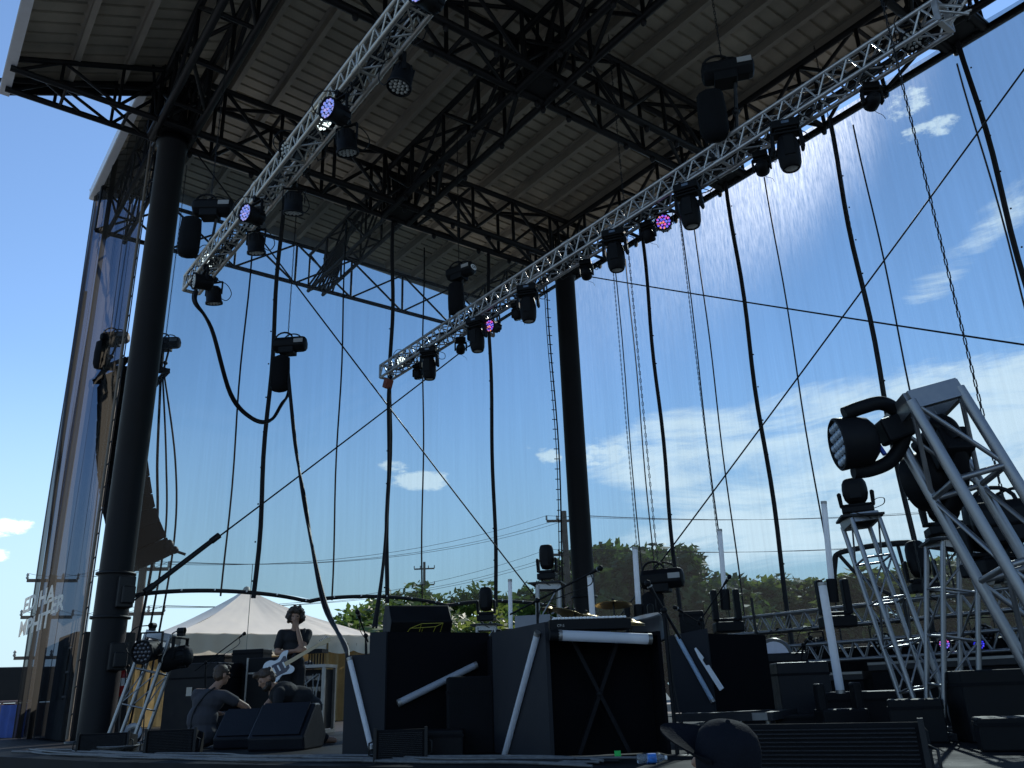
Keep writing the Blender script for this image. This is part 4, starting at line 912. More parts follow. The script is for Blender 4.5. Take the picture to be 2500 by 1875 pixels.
lp = at(1300, 1530, 8.6); t = thing('laptop', 'open grey laptop seen from behind on the middle booth', 'laptop', lp)
m = MB(); m.box((lp.x, lp.y, lp.z), (.36, .012, .23), Matrix.Rotation(R(40), 3, 'Z') @ Matrix.Rotation(R(-12), 3, 'X')); m.build('lid', mat('grey_laptop', (.22, .22, .23), .5), t); m = MB(); m.box((lp.x - .08, lp.y + .1, lp.z - .12), (.36, .24, .02), Matrix.Rotation(R(40), 3, 'Z')); m.build('base', BLACK, t)
# wedge monitor with the yellow wire-box mark on the left booth
mc = C_.lerp(R_, .36) - nr * .30; ang1 = math.atan2((R_ - C_).y, (R_ - C_).x); X1 = (R_ - C_).normalized(); Y1 = -nr
w1_ = thing('wedge_monitor', 'black wedge monitor with a yellow wireframe box mark, lying on the left booth', 'monitor speaker', (mc.x, mc.y, 1.07))
def W1(x, y, z): return V3(mc) + X1 * x + Y1 * y + Vector((0, 0, 1.072 + z))
prof = [(-.30, 0), (-.13, .0), (.20, .0), (.20, .22), (.10, .31), (-.02, .31)]
prof = [(-.10, .0), (.24, .0), (.30, .17), (.16, .32), (-.04, .30), (-.20, .13)]
m = MB(); m.prism([W1(-.30, y, z) for y, z in prof], X1 * .62); m.build('cabinet', BLACK, w1_, bevel=.014)
m = MB(); m.prism([W1(-.302, y, z) for y, z in prof], -X1 * .004); m.build('side_plate', BOOTH, w1_)
YEL = mat('yellow_paint_line', (.30, .27, .02), .6)
def pf(u, v):
    a = Vector((-.10, .005)).lerp(Vector((-.20, .125)), v); return W1(-.28 + .58 * u, a.x - .004, a.y)
m = MB()
cubes = [((.22, .02), (.30, .52)), ((.30, .52), (.74, .62)), ((.30, .52), (.48, .86)), ((.48, .86), (.86, .90)), ((.74, .62), (.86, .90)), ((.74, .62), (.70, .02)), ((.86, .90), (.83, .05)), ((.48, .86), (.46, .05)), ((.52, .57), (.50, .05))]
for (a, b) in cubes: m.beam(pf(*a), pf(*b), .005, .004, nr)
m.build('box_mark', YEL, w1_)
# right booth on a low riser
DECKM = mat('worn_riser_deck', (.014, .014, .016), .6, var=.4, chips=.10)
L3, C3, R3 = at(1643, 1735, 9.5), at(1747, 1738, 9.3), at(1890, 1712, 9.8); ZD = .25
rs = thing('stage_riser', 'low black riser deck on legs with one bare metal corner, under the right booth', 'riser', (C3.x, C3.y, 0))
e1, e2 = at(1648, 1738, 9.3), at(1885, 1738, 9.0)
dn = nrm_of(e1, e2); m = MB(); m.prism([V3(e1, .17), V3(e2, .17), V3(e2 - dn * 2.4, .17), V3(e1 - dn * 2.4, .17)], (0, 0, .075)); m.build('deck', DECKM, rs)
m = MB(); q0 = V3(e1.lerp(e2, .80), .208); q1 = V3(e1.lerp(e2, .95), .208); m.beam(q0 + dn * .004, q1 + dn * .004, .012, .07); m.build('bare_corner', ALU_DULL, rs)
for f, dp in ((.03, .06), (.42, .06), (.93, .06), (.03, 2.2), (.93, 2.2)): q = e1.lerp(e2, f) - dn * dp; m = MB(); m.bar(V3(q, 0), V3(q, .17), .024, 8); m.build('leg', ALU_DULL, rs)
b3 = thing('keyboard_booth', 'charcoal booth farthest right with a blue-white tube and a notched white strip', 'booth', (C3.x, C3.y, ZD), group='charcoal keyboard booths')
nl3, nr3 = nrm_of(L3, C3), nrm_of(C3, R3)
zb3 = lambda P, py, px: CAM_POS.z + (onplane(px, py, P, P + Vector((.1, .3, 0))).z - CAM_POS.z)
slab([V3(L3, .25), V3(C3, .25), V3(C3, 1.07), V3(L3, 1.02)], nl3, .03, 'side_panel', BOOTH, b3)
slab([V3(C3 - nl3 * .03, .25), V3(R3, .25), V3(R3, 1.0), V3(C3 - nl3 * .03, 1.02)], nr3, .03, 'front_panel', BOOTHD, b3)
slab([V3(C3 - nl3 * .04, .97), V3(R3, .96), V3(R3 - nr3 * .6, .96), V3(C3 - nr3 * .6, .97)], (0, 0, 1), .03, 'top_shelf', BOOTHD, b3)
slab([V3(R3 - nr3 * .5, .25), V3(R3 - nr3 * .5 + (R3 - C3).normalized() * .02, .25), V3(R3 - nr3 * .5, 1.12), V3(R3, 1.12), V3(R3, .25)], (R3 - C3).normalized(), .03, 'side_panel', BOOTHD, b3) if False else None
light_tube(onplane(1652, 1552, L3, C3, .03), onplane(1740, 1712, L3, C3, .03), .024, b3, mat('blue_white_tube', (.36, .47, .60), .4, trans=.2))
m = MB(); a, b = onplane(1697, 1583, L3, C3, .05), onplane(1762, 1684, L3, C3, .05); d = (b - a); s_ = nl3.cross(d).normalized()
m.prism([a + s_ * .015, a + d * .27 + s_ * .028, a + d * .29 + s_ * .0, a + d * .42 + s_ * .0, a + d * .45 + s_ * .032, b + s_ * .032, b - s_ * .02, a + d * .2 - s_ * .018, a - s_ * .005], nl3 * .012); m.build('notched_strip', WHITE, b3)
# floor power distro and cables behind the booths
def simple_case(name, label, cat, c, size, rz=0., m_=None, handles=True, edges=False, group=None, lid=True):
    c = Vector(c); t = thing(name, label, cat, c, R(rz), group=group); rot = Matrix.Rotation(R(rz), 3, 'Z'); x, y, z = size
    def bx(o, s, nm, mm, bev=.0): m = MB(); m.box(c + rot @ Vector(o), s, rot); return m.build(nm, mm, t, bevel=bev)
    bx((0, 0, z / 2), size, 'case_body', m_ or BLACK, .015)
    if lid: bx((0, 0, z * .80), (x + .012, y + .012, .025), 'lid_band', ALU_DULL if edges else BLACK_MATT)
    if edges:
        for sx in (-1, 1):
            for sy in (-1, 1): bx((sx * x / 2, sy * y / 2, z / 2), (.03, .03, z + .006), 'edge_trim', ALU_DULL)
    if handles:
        for s in (-1, 1): bx((s * (x / 2 + .012), 0, z * .55), (.02, .16, .05), 'handle', ALU_DULL)
        bx((0, -y / 2 - .008, z * .62), (.10, .016, .13), 'latch', ALU_DULL)
    return t
q = at(485, 1802, 15.2); simple_case('road_case', 'big black road case behind the seated person in the grey shirt', 'road case', (q.x, q.y, 0), (.95, .7, 1.12), 38, m_=mat('black_laminate', (.010, .0105, .013), .55, var=.15, spec=.2))
q = at(470, 1800, 15.6); simple_case('road_case', 'black lidded case resting on the big road case', 'road case', (q.x - .2, q.y + .3, 1.122), (.7, .45, .16), 38, handles=False)
q = at(655, 1790, 15.0); simple_case('road_case', 'tall black speaker cabinet with bright metal edges behind the bearded person', 'road case', (q.x, q.y, 0), (.62, .5, 1.18), 40, edges=True, handles=False)
q = at(602, 1790, 15.4); simple_case('amplifier_head', 'black amplifier head on a case between the cabinets', 'amplifier', (q.x, q.y, 1.0), (.56, .34, .34), 42, handles=False); simple_case('road_case', 'dark case under the amplifier head', 'road case', (q.x, q.y, 0), (.6, .4, 1.0), 42, handles=False)
q = at(760, 1780, 14.8)
rk = thing('rack_case', 'open rack case with silver edges and wires inside, right of the guitarist', 'rack', (q.x, q.y, 0)); rot = Matrix.Rotation(R(42), 3, 'Z')
for dx in (-.27, .27):
    for dy in (-.22, .22): m = MB(); m.box(V3(q) + rot @ Vector((dx, dy, .52)), (.05, .05, 1.04), rot); m.build('edge_trim', ALU_DULL, rk)
for dz in (.03, 1.02): m = MB(); m.box(V3(q, dz) + rot @ Vector((0, 0, 0)), (.6, .5, .05), rot); m.build('frame', ALU_DULL, rk)
m = MB(); m.box(V3(q, .52) + rot @ Vector((0, .05, 0)), (.5, .34, .9), rot); m.build('rack_unit', BLACK, rk)
for k in range(4):
    m = MB(); m.box(V3(q, .84 - k * .17) + rot @ Vector((-.0, -.13, 0)), (.44, .02, .07), rot); m.build('rack_panel', LENS_DARK, rk)
m = MB(); rr = random.Random(4)
for k in range(9): m.tube(spline([V3(q, .9) + rot @ Vector((rr.uniform(-.2, .2), -.15, 0)), V3(q, .6) + rot @ Vector((rr.uniform(-.25, .25), -.24, 0)), V3(q, .3) + rot @ Vector((rr.uniform(-.2, .2), -.16, 0))], 5), .008, 4)
m.build('patch_wires', ALU_DULL, rk)
for k, f in enumerate((-.16, -.08, 0, .08, .16)): pass
m = MB(); tp = V3(q, 1.05)
for k in range(6): a = rot @ Vector((-.1 + k * .05, 0, 0)); m.bar(tp + a, tp + a + Vector((0, 0, .17)), .012, 6)
m.box(tp + Vector((0, 0, .21)), (.36, .26, .06), rot); tag(m.build('drum_stool', BLACK), 'small black stool with pale legs standing on the open rack case', 'stool')
# floor wedges near the people
def wedge(px, py, D, rz, w, label, s=1.0):
    q = at(px, py, D); t = thing('wedge_monitor', label, 'monitor speaker', (q.x, q.y, 0), group='black floor wedge monitors'); rot = Matrix.Rotation(R(rz), 3, 'Z')
    pr = [(-.27, .0), (.22, .0), (.30, .12), (.10, .42), (-.02, .42), (-.30, .12)]
    P = lambda x, y, z: V3(q) + rot @ Vector((x * s, y * s, z * s))
    m = MB(); m.prism([P(-w / 2, y, z) for y, z in pr], rot @ Vector((w * s, 0, 0))); m.build('cabinet', WEDGE, t, bevel=.02)
    m = MB(); m.prism([P(-w / 2 + .05, -.035, .425), P(w / 2 - .05, -.035, .425), P(w / 2 - .05, -.29, .14), P(-w / 2 + .05, -.29, .14)], rot @ Vector((0, -.012, .010))); m.build('grille', WEDGE, t)
    m = MB()
    for k in range(9): m.box(P(-w / 2 + .06 + (w - .12) * k / 8, .03, .424), (.018, .05, .012), rot)
    m.build('grille_slots', BLACK, t); return t
WEDGE = mat('textured_black_wedge', (.008, .0095, .014), .45, spec=.22, var=.12, scale=8, bump=.35, bscale=90)
wedge(593, 1838, 11.2, 46, .50, 'left one of the two floor wedges before the bearded person', 1.0)
wedge(700, 1845, 10.4, 44, .58, 'right and bigger one of the two floor wedges before the bearded person', 1.12)
# front fill speakers along the stage lip
def fill(px, py, D, rz, size, label):
    q = at(px, py, D); t = thing('front_fill', label, 'loudspeaker', (q.x, q.y, 0), R(rz), group='low front fill loudspeakers on the stage lip'); rot = Matrix.Rotation(R(rz), 3, 'Z'); w, dp, h = size
    P = lambda x, y, z: V3(q) + rot @ Vector((x, y, z))
    m = MB(); m.prism([P(-w / 2, -dp / 2, .005), P(-w / 2, dp / 2, .005), P(-w / 2, dp / 2, h * .8), P(-w / 2, -dp / 2, h)], rot @ Vector((w, 0, 0))); cab = m.build('cabinet', BLACK_MATT, t, bevel=.01)
    m = MB()
    for k in range(14): m.box(P(0, -dp / 2 - .006, .03 + (h - .06) * k / 13), (w - .06, .010, .006), rot)
    m.build('grille', WEDGE, t)
    for s in (-1, 1): m = MB(); m.box(P(s * w / 2, -dp / 2 - .01, h / 2), (.025, .03, h + .03), rot); m.tube([P(s * (w / 2 + .012), -dp / 2 + .02, h * .2), P(s * (w / 2 + .05), -dp / 2, h * .25), P(s * (w / 2 + .05), -dp / 2, h * .6), P(s * (w / 2 + .012), -dp / 2 + .02, h * .65)], .008, 5); m.build('handle', BLACK_STEEL, t)
    return t
fill(262, 1835, 11.9, 62, (.56, .42, .22), 'low front fill loudspeaker at the foot of the front column')
fill(425, 1845, 10.4, 60, (.50, .42, .26), 'low front fill loudspeaker in front of the seated person in the grey shirt')
fill(980, 1853, 7.75, 58, (.42, .38, .25), 'low front fill loudspeaker in front of the left booth')
q = at(1075, 1840, 8.0); simple_case('road_case', 'low black case behind the front fill by the left booth', 'road case', (q.x, q.y, 0), (.42, .5, .22), 55, handles=False)
fill(2010, 1905, 5.0, 26, (1.05, .55, .31), 'long low front fill loudspeaker with a slatted grille at the bottom right')
q = at(1165, 1800, 8.3); simple_case('amplifier_head', 'dark amplifier leaning in the shade between the two booths', 'amplifier', (q.x, q.y, 0), (.55, .35, .66), 60, handles=False, m_=BLACK_MATT)
# microphone stands
def mic_stand(base, top, mic, label, rb=.16, boom=True, r=.011, tripod=False, back=.25):
    base, top, mic = Vector(base), Vector(top), Vector(mic); t = thing('microphone_stand', label, 'microphone stand', base, group='microphone stands on the stage')
    m = MB()
    if tripod:
        for a in (.3, 2.4, 4.5): m.bar(base + Vector((0, 0, .25)), base + Vector((.32 * math.cos(a), .32 * math.sin(a), .01)), .009, 6)
    else: m.lathe([(rb, .002), (rb, .02), (.03, .03)], 20, Matrix.Translation(base))
    m.build('foot', BLACK, t)
    m = MB(); m.bar(base, top, r, 8); m.ball(top, .028, 8); m.build('pole', BLACK, t)
    d = (mic - top); 
    if boom: m = MB(); m.bar(top - d.normalized() * back, mic - d.normalized() * .10, r * .75, 8); m.build('boom_arm', BLACK, t)
    dd = d.normalized() if boom else (mic - top).normalized(); s = mic - dd * .13
    m = MB(); m.bar(s, mic - dd * .03, .012, 10, .018); m.ball(mic - dd * .01, .027, 10); mi = m.build('microphone', BLACK, t)
    m = MB(); m.bar(mic - dd * .045, mic - dd * .036, .024, 10); m.build('ring', ALU_DULL, mi)
    m = MB(); m.tube(spline([s, s + Vector((0, 0, -.10)), (s + top) / 2 + Vector((0, 0, -.08)), top + Vector((.03, 0, -.1)), (top + base) / 2 + Vector((.03, 0, 0)), base + Vector((.08, .03, .02))], 5), .005, 4); m.build('mic_cable', RUBBER, t)
    return t
f0 = at(500, 1800, 14.0); mic_stand((f0.x, f0.y, 0), at(502, 1618, 14.0), at(598, 1546, 13.4), 'boom microphone stand left of the guitarist, mic in front of the tent')
f0 = at(893, 1800, 9.6); mic_stand((f0.x, f0.y, 0), at(893, 1552, 9.6), at(872, 1492, 9.3), 'boom microphone stand behind the left booth, before the leafy trees', back=.1)
f0 = at(1316, 1800, 8.3); mic_stand((f0.x, f0.y, 0), at(1312, 1466, 8.3), at(1468, 1386, 7.9), 'long boom microphone stand reaching over the middle booth towards the far column', back=.35, r=.013)
f0 = onz(1655, 1852); mic_stand((f0.x, f0.y, 0), (f0.x - .02, f0.y + .02, 1.08), (f0.x - .06, f0.y - .10, 1.30), 'straight black microphone stand right of the middle booth', r=.016)
f0 = at(1716, 1700, 10.0); mic_stand((f0.x, f0.y, .25), at(1712, 1512, 10.0), at(1782, 1406, 9.8), 'boom microphone stand behind the right booth, mic before the pale cloud', back=.0)
f0 = at(1715, 1700, 10.4); mic_stand((f0.x, f0.y, .25), at(1708, 1520, 10.4), at(1646, 1482, 10.2), 'short boom microphone stand behind the right booth, mic reaching left', back=.0, r=.008)
f0 = at(1930, 1790, 10.6); mic_stand((f0.x, f0.y, 0), at(1962, 1575, 10.4), at(1980, 1555, 10.3), 'microphone stand right of the white kick drum', back=.2)
# drum kit
BRASS = mat('brass_cymbal', (.40, .28, .11), .38, metal=.8, var=.2, scale=20)
DRUM = mat('dark_drum_shell', (.05, .05, .055), .35)
kit = thing('drum_kit', 'drum kit with brass cymbals behind the middle booth', 'drum kit', at(1490, 1600, 10))
def cym(px, py, D, r, tx, ty, stand=True):
    c = at(px, py, D); m = MB(); xf = Matrix.Translation(c) @ Matrix.Rotation(R(53), 4, 'Z') @ Matrix.Rotation(R(ty), 4, 'Y') @ Matrix.Rotation(R(tx), 4, 'X')
    m.lathe([(.006, .03), (.04, .022), (.05, .008), (r * .6, .0), (r, -.02), (r, -.023), (r * .6, -.004), (.05, .004), (.006, .02)], 28, xf); o = m.build('cymbal', BRASS, kit)
    m = MB(); m.bar(c + Vector((0, 0, .05)), (c.x + .02, c.y + .02, .3), .011, 6); m.ball(c + Vector((0, 0, .045)), .018, 6)
    for a in (0, 2.1, 4.2): m.bar((c.x + .02, c.y + .02, .6), (c.x + .3 * math.cos(a), c.y + .3 * math.sin(a), .27), .008, 5)
    m.build('cymbal_stand', BLACK_STEEL, kit)
cym(1497, 1473, 9.7, .21, -7, 2); cym(1402, 1499, 9.3, .25, -5, 20); cym(1432, 1503, 9.9, .19, -2, 4); cym(1540, 1518, 9.2, .15, 3, 2); cym(1540, 1522, 9.2, .15, 3, 2); cym(1340, 1486, 10.2, .13, -4, 12)
for px, py, D, r, h, nm in ((1375, 1535, 9.9, .16, .16, 'tom_drum'), (1450, 1532, 10.1, .18, .18, 'tom_drum'), (1580, 1535, 10.0, .20, .28, 'floor_drum')):
    c = at(px, py, D); m = MB(); m.lathe([(r, -h / 2), (r * 1.03, -h / 2 + .02), (r, -h / 2 + .03), (r, h / 2 - .03), (r * 1.03, h / 2 - .02), (r, h / 2)], 24, Matrix.Translation(c) @ Matrix.Rotation(R(14), 4, 'X')); m.build(nm, DRUM, kit)
rr = random.Random(8); m = MB()
for k in range(26): c = at(1365 + rr.uniform(-18, 22), 1505 + rr.uniform(-14, 12), 9.6); m.ball(c, .012, 6)
m.build('tuning_lugs', ALU, kit)
c = at(1892, 1602, 10.8); kd = thing('kick_drum', 'bass drum with a round white front skin beside the right booth', 'drum', (c.x, c.y, .3)); ax = (CAM_POS - c); ax.z = 0
xf = Matrix.Translation(c) @ ax.to_track_quat('Z', 'Y').to_matrix().to_4x4(); m = MB(); m.lathe([(.19, -.3), (.20, -.02), (.21, .0), (.19, .02)], 28, xf); m.build('shell', DRUM, kd); m = MB(); m.lathe([(.165, .022), (.001, .026)], 28, xf); m.build('front_skin', mat('white_drum_skin', (.62, .60, .66), .5), kd)
for s in (-1, 1): m = MB(); m.bar(c + Vector((.14 * s, .14 * s, -.1)), (c.x + .24 * s, c.y + .24 * s, .76 if False else .28), .01, 6); m.build('leg', ALU_DULL, kd)
"""amps and boxes behind"""
for px, py, D, sz, rz, nm, lab in ((1958, 1690, 10.2, (.55, .4, .62), 48, 'guitar_amp', 'black guitar amplifier cabinet right of the right booth'), (1690, 1520, 11, (.30, .3, .26), 40, 'grey_box', 'small dark hooded box behind the right booth'), (1905, 1650, 10.9, (.6, .4, .5), 45, 'guitar_amp', 'second black amplifier right of the right booth')):
    q = at(px, py, D); simple_case(nm, lab, 'amplifier' if 'amp' in nm else 'box', (q.x, q.y, max(0.003, q.z - sz[2] * .5)), sz, rz, handles=False, m_=WEDGE if 'amp' in nm else BLACK)
# hoist standing low behind the mic stand
hoist(at(1618, 1413, 11.6), 30, 'chain hoist hanging low behind the straight microphone stand', top=11.2, bagoff=(-.16, 0, -.46), s=1.0)
hoist(at(2480, 1262, 7.2), 20, 'chain hoist with a white badge hanging low at the right photo edge', top=11.2, bag=True, bagoff=(.1, 0, -.5), mark='CM')
# tube holding moving heads
def tube_head(px, py, D, zfoot, tx, ty, L, label, r=.03, s=1.0, headpx=True):
    c = at(px, py, D); t = thing('tube_light_head', label, 'stage light', (c.x, c.y, zfoot), group='moving heads holding white tubes'); fy = c.z
    rz = Matrix.Rotation(R(50), 3, 'Z')
    m = MB(); m.box((c.x, c.y, fy - .36 * s), (.36 * s, .30 * s, .13 * s), rz); m.build('base', BLACK, t, bevel=.02)
    m = MB(); m.box((c.x, c.y, fy - .27 * s), (.30 * s, .14 * s, .05 * s), rz)
    for k in (-1, 1): m.box(Vector((c.x, c.y, fy - .08 * s)) + rz @ Vector((.145 * s * k, 0, 0)), (.075 * s, .14 * s, .40 * s), rz)
    m.build('yoke', BLACK, t, bevel=.025)
    d = (at(tx, ty, D) - c).normalized()
    m = MB(); m.bar(c - d * .14 * s, c + d * .12 * s, .062 * s, 14); m.build('head', BLACK, t, bevel=.008); light_tube(c + d * .10 * s, c + d * L, r, t)
    return t
tube_head(1770, 1462, 11.5, .9, 1757, 1295, .9, 'moving head with its white tube leaning left, before the slim trees', .032)
tube_head(2032, 1440, 10.5, .9, 2012, 1235, 1.02, 'moving head with the longest white tube, beside the lifted scrim corner', .034)
tube_head(1560, 1500, 10.8, .7, 1550, 1340, .82, 'moving head with a white tube before the big dark tree', .034)
tube_head(1449, 1540, 10.6, .7, 1441, 1420, .66, 'moving head with a white tube beside the far column foot', .036)
tube_head(1247, 1560, 10.8, .7, 1245, 1412, .72, 'moving head with a thin white tube between the booths', .026)
c = at(2052, 1735, 9.0); tb = thing('tube_light_head', 'thick white tube leaning left on a dark base, nearest tube on the right', 'stage light', (c.x, c.y, 0), group='moving heads holding white tubes')
light_tube(at(2052, 1690, 9.0), at(2007, 1425, 9.0), .041, tb); m = MB(); m.box((c.x, c.y, .13), (.42, .34, .26), Matrix.Rotation(R(50), 3, 'Z')); m.build('base', BLACK, tb, bevel=.02)
for k in (-1, 1): m = MB(); q = Vector((c.x, c.y, .36)) + Matrix.Rotation(R(50), 3, 'Z') @ Vector((.17 * k, 0, 0)); m.box(q, (.08, .15, .26), Matrix.Rotation(R(50), 3, 'Z')); m.build('yoke_arm', BLACK, tb, bevel=.02)
# floor towers
def tower(p0, p1, w, label, cr=.024): return silver_truss('truss_tower', label, 'truss', p0, p1, w, cr, .011, up=(.6, .8, .1), seg=w * 1.55, ladder=True, group='short silver truss towers standing on the stage')
def upright(p, pan, tilt, label, s=.9, sz=None):
    t = copy_tree(SPOT[0]); t.location = p; t.rotation_euler = (math.pi, 0, R(pan)); t.scale = (s, s, sz or s * .78); tag(t, label, 'stage light', 'moving heads standing upright on towers'); find(t, 'head')[0].rotation_euler = (R(tilt), 0, 0); return t
def plate(parent_t, p, w):
    m = MB(); m.box(Vector(p) + Vector((0, 0, .03)), (w, w, .02), Matrix.Rotation(R(40), 3, 'Z')); m.build('top_plate', BLACK_STEEL, parent_t)
for nm, base, top, w, pan, tl, s, sz in (('leaning far floor tower at the right', at(2282, 1790, 8.8), at(2100, 1272, 9.0), .27, 30, .0, .66, .40), ('upright floor tower at the right', at(2325, 1792, 8.6), at(2322, 1330, 8.6), .30, 40, 4, .78, .52),
        ('floor tower right of the left booth wedge', at(1190, 1800, 11.5), at(1188, 1532, 11.5), .24, 40, 0, .50, .50), ('floor tower behind the middle booth', at(1346, 1780, 10.0), at(1338, 1432, 10.0), .25, 35, 3, .48, .46)):
    base = Vector(base); base.z = .02; t = tower(base, top, w, 'silver truss ' + nm); plate(t, top, w * 1.5)
    upright(Vector(top) + Vector((0, 0, .05)), pan, tl, 'black moving head pointing up on the ' + nm, s, sz)
base = at(305, 1812, 13.6); base.z = .02; top = at(398, 1556, 13.6); t = tower(base, top, .36, 'silver truss tower leaning right beside the foot of the front column', .027)
par(at(369, 1560, 13.2) + Vector((0, 0, .16)), 222, 80, 'dark round wash light facing the camera on the left leaning tower', None, LENS_DARK, group='wash lights on the left leaning tower', scale=1.05); par(at(440, 1572, 13.4) + Vector((0, 0, .16)), 135, 84, 'round wash light aimed right with white lenses on the left leaning tower', None, LENS_GLASS, group='wash lights on the left leaning tower', scale=1.15)
# foreground tower with two wash moving heads
P1, P0 = at(2256, 992, 5.0), at(2770, 1866, 5.0)
TWN = .29
fg = silver_truss('truss_tower', 'large silver truss tower leaning in at the right photo edge, nearest the camera', 'truss', P0, P1, TWN, .030, .017, up=(-.55, -.55, .65), seg=.50, ladder=True, group='short silver truss towers standing on the stage')
m = MB(); d = (P1 - P0).normalized()
for q, o in ((.62, .0), (.80, .0), (.45, 0)):
    c = P0.lerp(P1, q) ; m.bar(c - d * .03, c + d * .03, .0, 3) if False else None
def wash_head(c, aim, arm, label, s=1.0, lens=True):
    """big LED wash moving head: round head held by a curved two-arm yoke that leaves towards 'arm'"""
    c = Vector(c); aim = Vector(aim).normalized(); arm = (Vector(arm) - c); al = arm.length; arm.normalize(); sd = (camu - aim * camu.dot(aim)).normalized(); t = thing('wash_moving_head', label, 'stage light', c, group='big wash moving heads on the near tower')
    up_ = arm.cross(sd) if False else sd
    q = aim.to_track_quat('Z', 'Y').to_matrix().to_4x4(); m = MB()
    m.lathe([(.05, -.11), (.11, -.105), (.148, -.07), (.165, .0), (.17, .08), (.175, .13), (.16, .14), (.155, .12)], 30, Matrix.Translation(c) @ q @ Matrix.Scale(s, 4)); ho = m.build('head', BLACK, t)
    m = MB(); m.lathe([(.155, .118), (.001, .12)], 28, Matrix.Translation(c) @ q @ Matrix.Scale(s, 4)); fo = m.build('lens_plate', LENS_DARK, ho)
    m = MB()
    for yy, k in ((-.112, 3), (-.056, 4), (0, 5), (.056, 4), (.112, 3)):
        for i in range(k): m.lathe([(.027, .0), (.025, .012), (.014, .02), (.001, .022)], 10, Matrix.Translation(c) @ q @ Matrix.Scale(s, 4) @ Matrix.Translation(((i - (k - 1) / 2) * .058, yy, .118)))
    m.build('lens', LENSB, fo)
    m = MB(); perp = aim.cross(sd).normalized()
    for k in (-1, 1):
        b = sd * k; pts = [c + b * .19 * s + aim * .06 * s, c + b * .205 * s + arm * .06 * s, c + b * .19 * s + arm * .2 * s, c + b * .10 * s + arm * .30 * s, c + arm * .33 * s]
        sp = spline(pts, 6)
        m.tube(sp, .047 * s, 12)
    m.build('yoke', BLACK, t)
    m = MB(); m.bar(c + arm * .31 * s, c + arm * (al - .02), .075 * s, 14); m.box(c + arm * (al - .05), (.16 * s, .16 * s, .2 * s), arm.to_track_quat('Z', 'Y').to_matrix()); m.build('base', BLACK, t, bevel=.015)
    m = MB(); m.box(c + arm * (al + .01), (.09, .09, .06), arm.to_track_quat('Z', 'Y').to_matrix()); m.build('clamp', ALU, t)
    return t
LENSB = mat('glassy_blue_lens', (.30, .36, .42), .08, var=.3, spec=1.0)
camr = ROT @ Vector((1, 0, 0)); camu = ROT @ Vector((0, 1, 0)); camb = ROT @ Vector((0, 0, 1))
wash_head(at(2094, 1078, 4.9), -camr * .97 - camb * .05 - camu * .15, at(2205, 1040, 5.0), 'big wash moving head with rows of clear lenses, jutting left off the near tower', .86)
wash_head(at(2290, 1165, 5.35), -camb * .7 - camr * .5 - camu * .3, at(2330, 1080, 5.1), 'big wash moving head seen from behind through the near tower', 1.0)
upright(at(2440, 1420, 7.5), 60, 10, 'black moving head in the dark right of the near tower', .9)
m = MB(); q = at(2142, 1083, 4.92); m.bar(q, q + Vector((.03, .0, -.07)), .014, 8); tag(m.build('power_plug', mat('blue_plug', (.02, .06, .35), .4)), 'small blue power plug on the clamp of the near wash light', 'plug')
m = MB(); hp = [ony(2034, 1448, 13.66), ony(2038, 1375, 13.66), ony(2046, 1352, 13.66), ony(2090, 1340, 13.66), ony(2150, 1330, 13.66), ony(2232, 1326, 13.7), ony(2236, 1352, 13.72), ony(2233, 1400, 13.76)]
m.tube(spline(hp, 4), .05, 6); m.tube([ony(2048, 1354, 13.66), ony(2085, 1395, 13.7), ony(2150, 1440, 13.75), ony(2200, 1465, 13.8)], .035, 6); m.tube([ony(2192, 1332, 13.7), ony(2214, 1412, 13.74)], .03, 6)
m.build('lifted_hem', WEB, back)
# horizontal trusses upstage
ut = silver_truss('floor_truss', 'upper one of two silver trusses standing along the back of the stage', 'truss', (-9.9, 12.3, 1.46), (1.5, 12.3, 1.46), .27, .025, .011, group='silver trusses along the back of the stage', joints=(3, 6, 9))
ut2 = silver_truss('floor_truss', 'lower one of two silver trusses standing along the back of the stage', 'truss', (-9.0, 11.9, .93), (2.0, 11.9, .93), .25, .025, .011, group='silver trusses along the back of the stage', joints=(3, 6, 9))
for i, x in enumerate((-9.3, -6.6, -3.9, -1.2)):
    m = MB(); m.bar((x, 12.12, .0), (x, 12.12, 1.9), .024, 8); m.lathe([(.3, .003), (.3, .02), (.03, .03)], 16, Matrix.Translation((x, 12.12, 0))); tag(m.build('pipe_stand', BLACK_STEEL), 'dark pipe stand carrying the upstage trusses, %s from the left' % ('first', 'second', 'third', 'last')[i], 'pipe stand', 'pipe stands under the upstage trusses')
k = 0
for x, z, pan, fc, nm in ((-8.9, 1.32, 200, None, 'under the left end of the upper upstage truss'), (-8.2, 1.32, 170, None, 'second from the left under the upper upstage truss'), (-7.1, 1.32, 220, None, 'with pale lenses under the upper upstage truss beside the tall tube'), (-5.6, 1.32, 200, None, 'behind the leaning tower under the upper upstage truss'),
        (ony(2303, 1570, 11.8).x, ony(2303, 1570, 11.8).z + .15, 215, LED_PURPLE, 'lit purple and red behind the upright tower'), (ony(2388, 1570, 11.8).x, ony(2388, 1570, 11.8).z + .15, 210, LED_DEEP, 'lit deep blue behind the upright tower'), (-4.2, 1.32, 205, None, 'behind the near tower under the upper upstage truss')):
    par((x, 11.8 if fc else 12.2, z), pan, 80, 'wash light ' + nm, fc, LENS_DARK if fc else (LENS_GLASS if x in (-7.1,) else LENS_DARK), group='wash lights on the upstage trusses', scale=.5 if fc else .9)
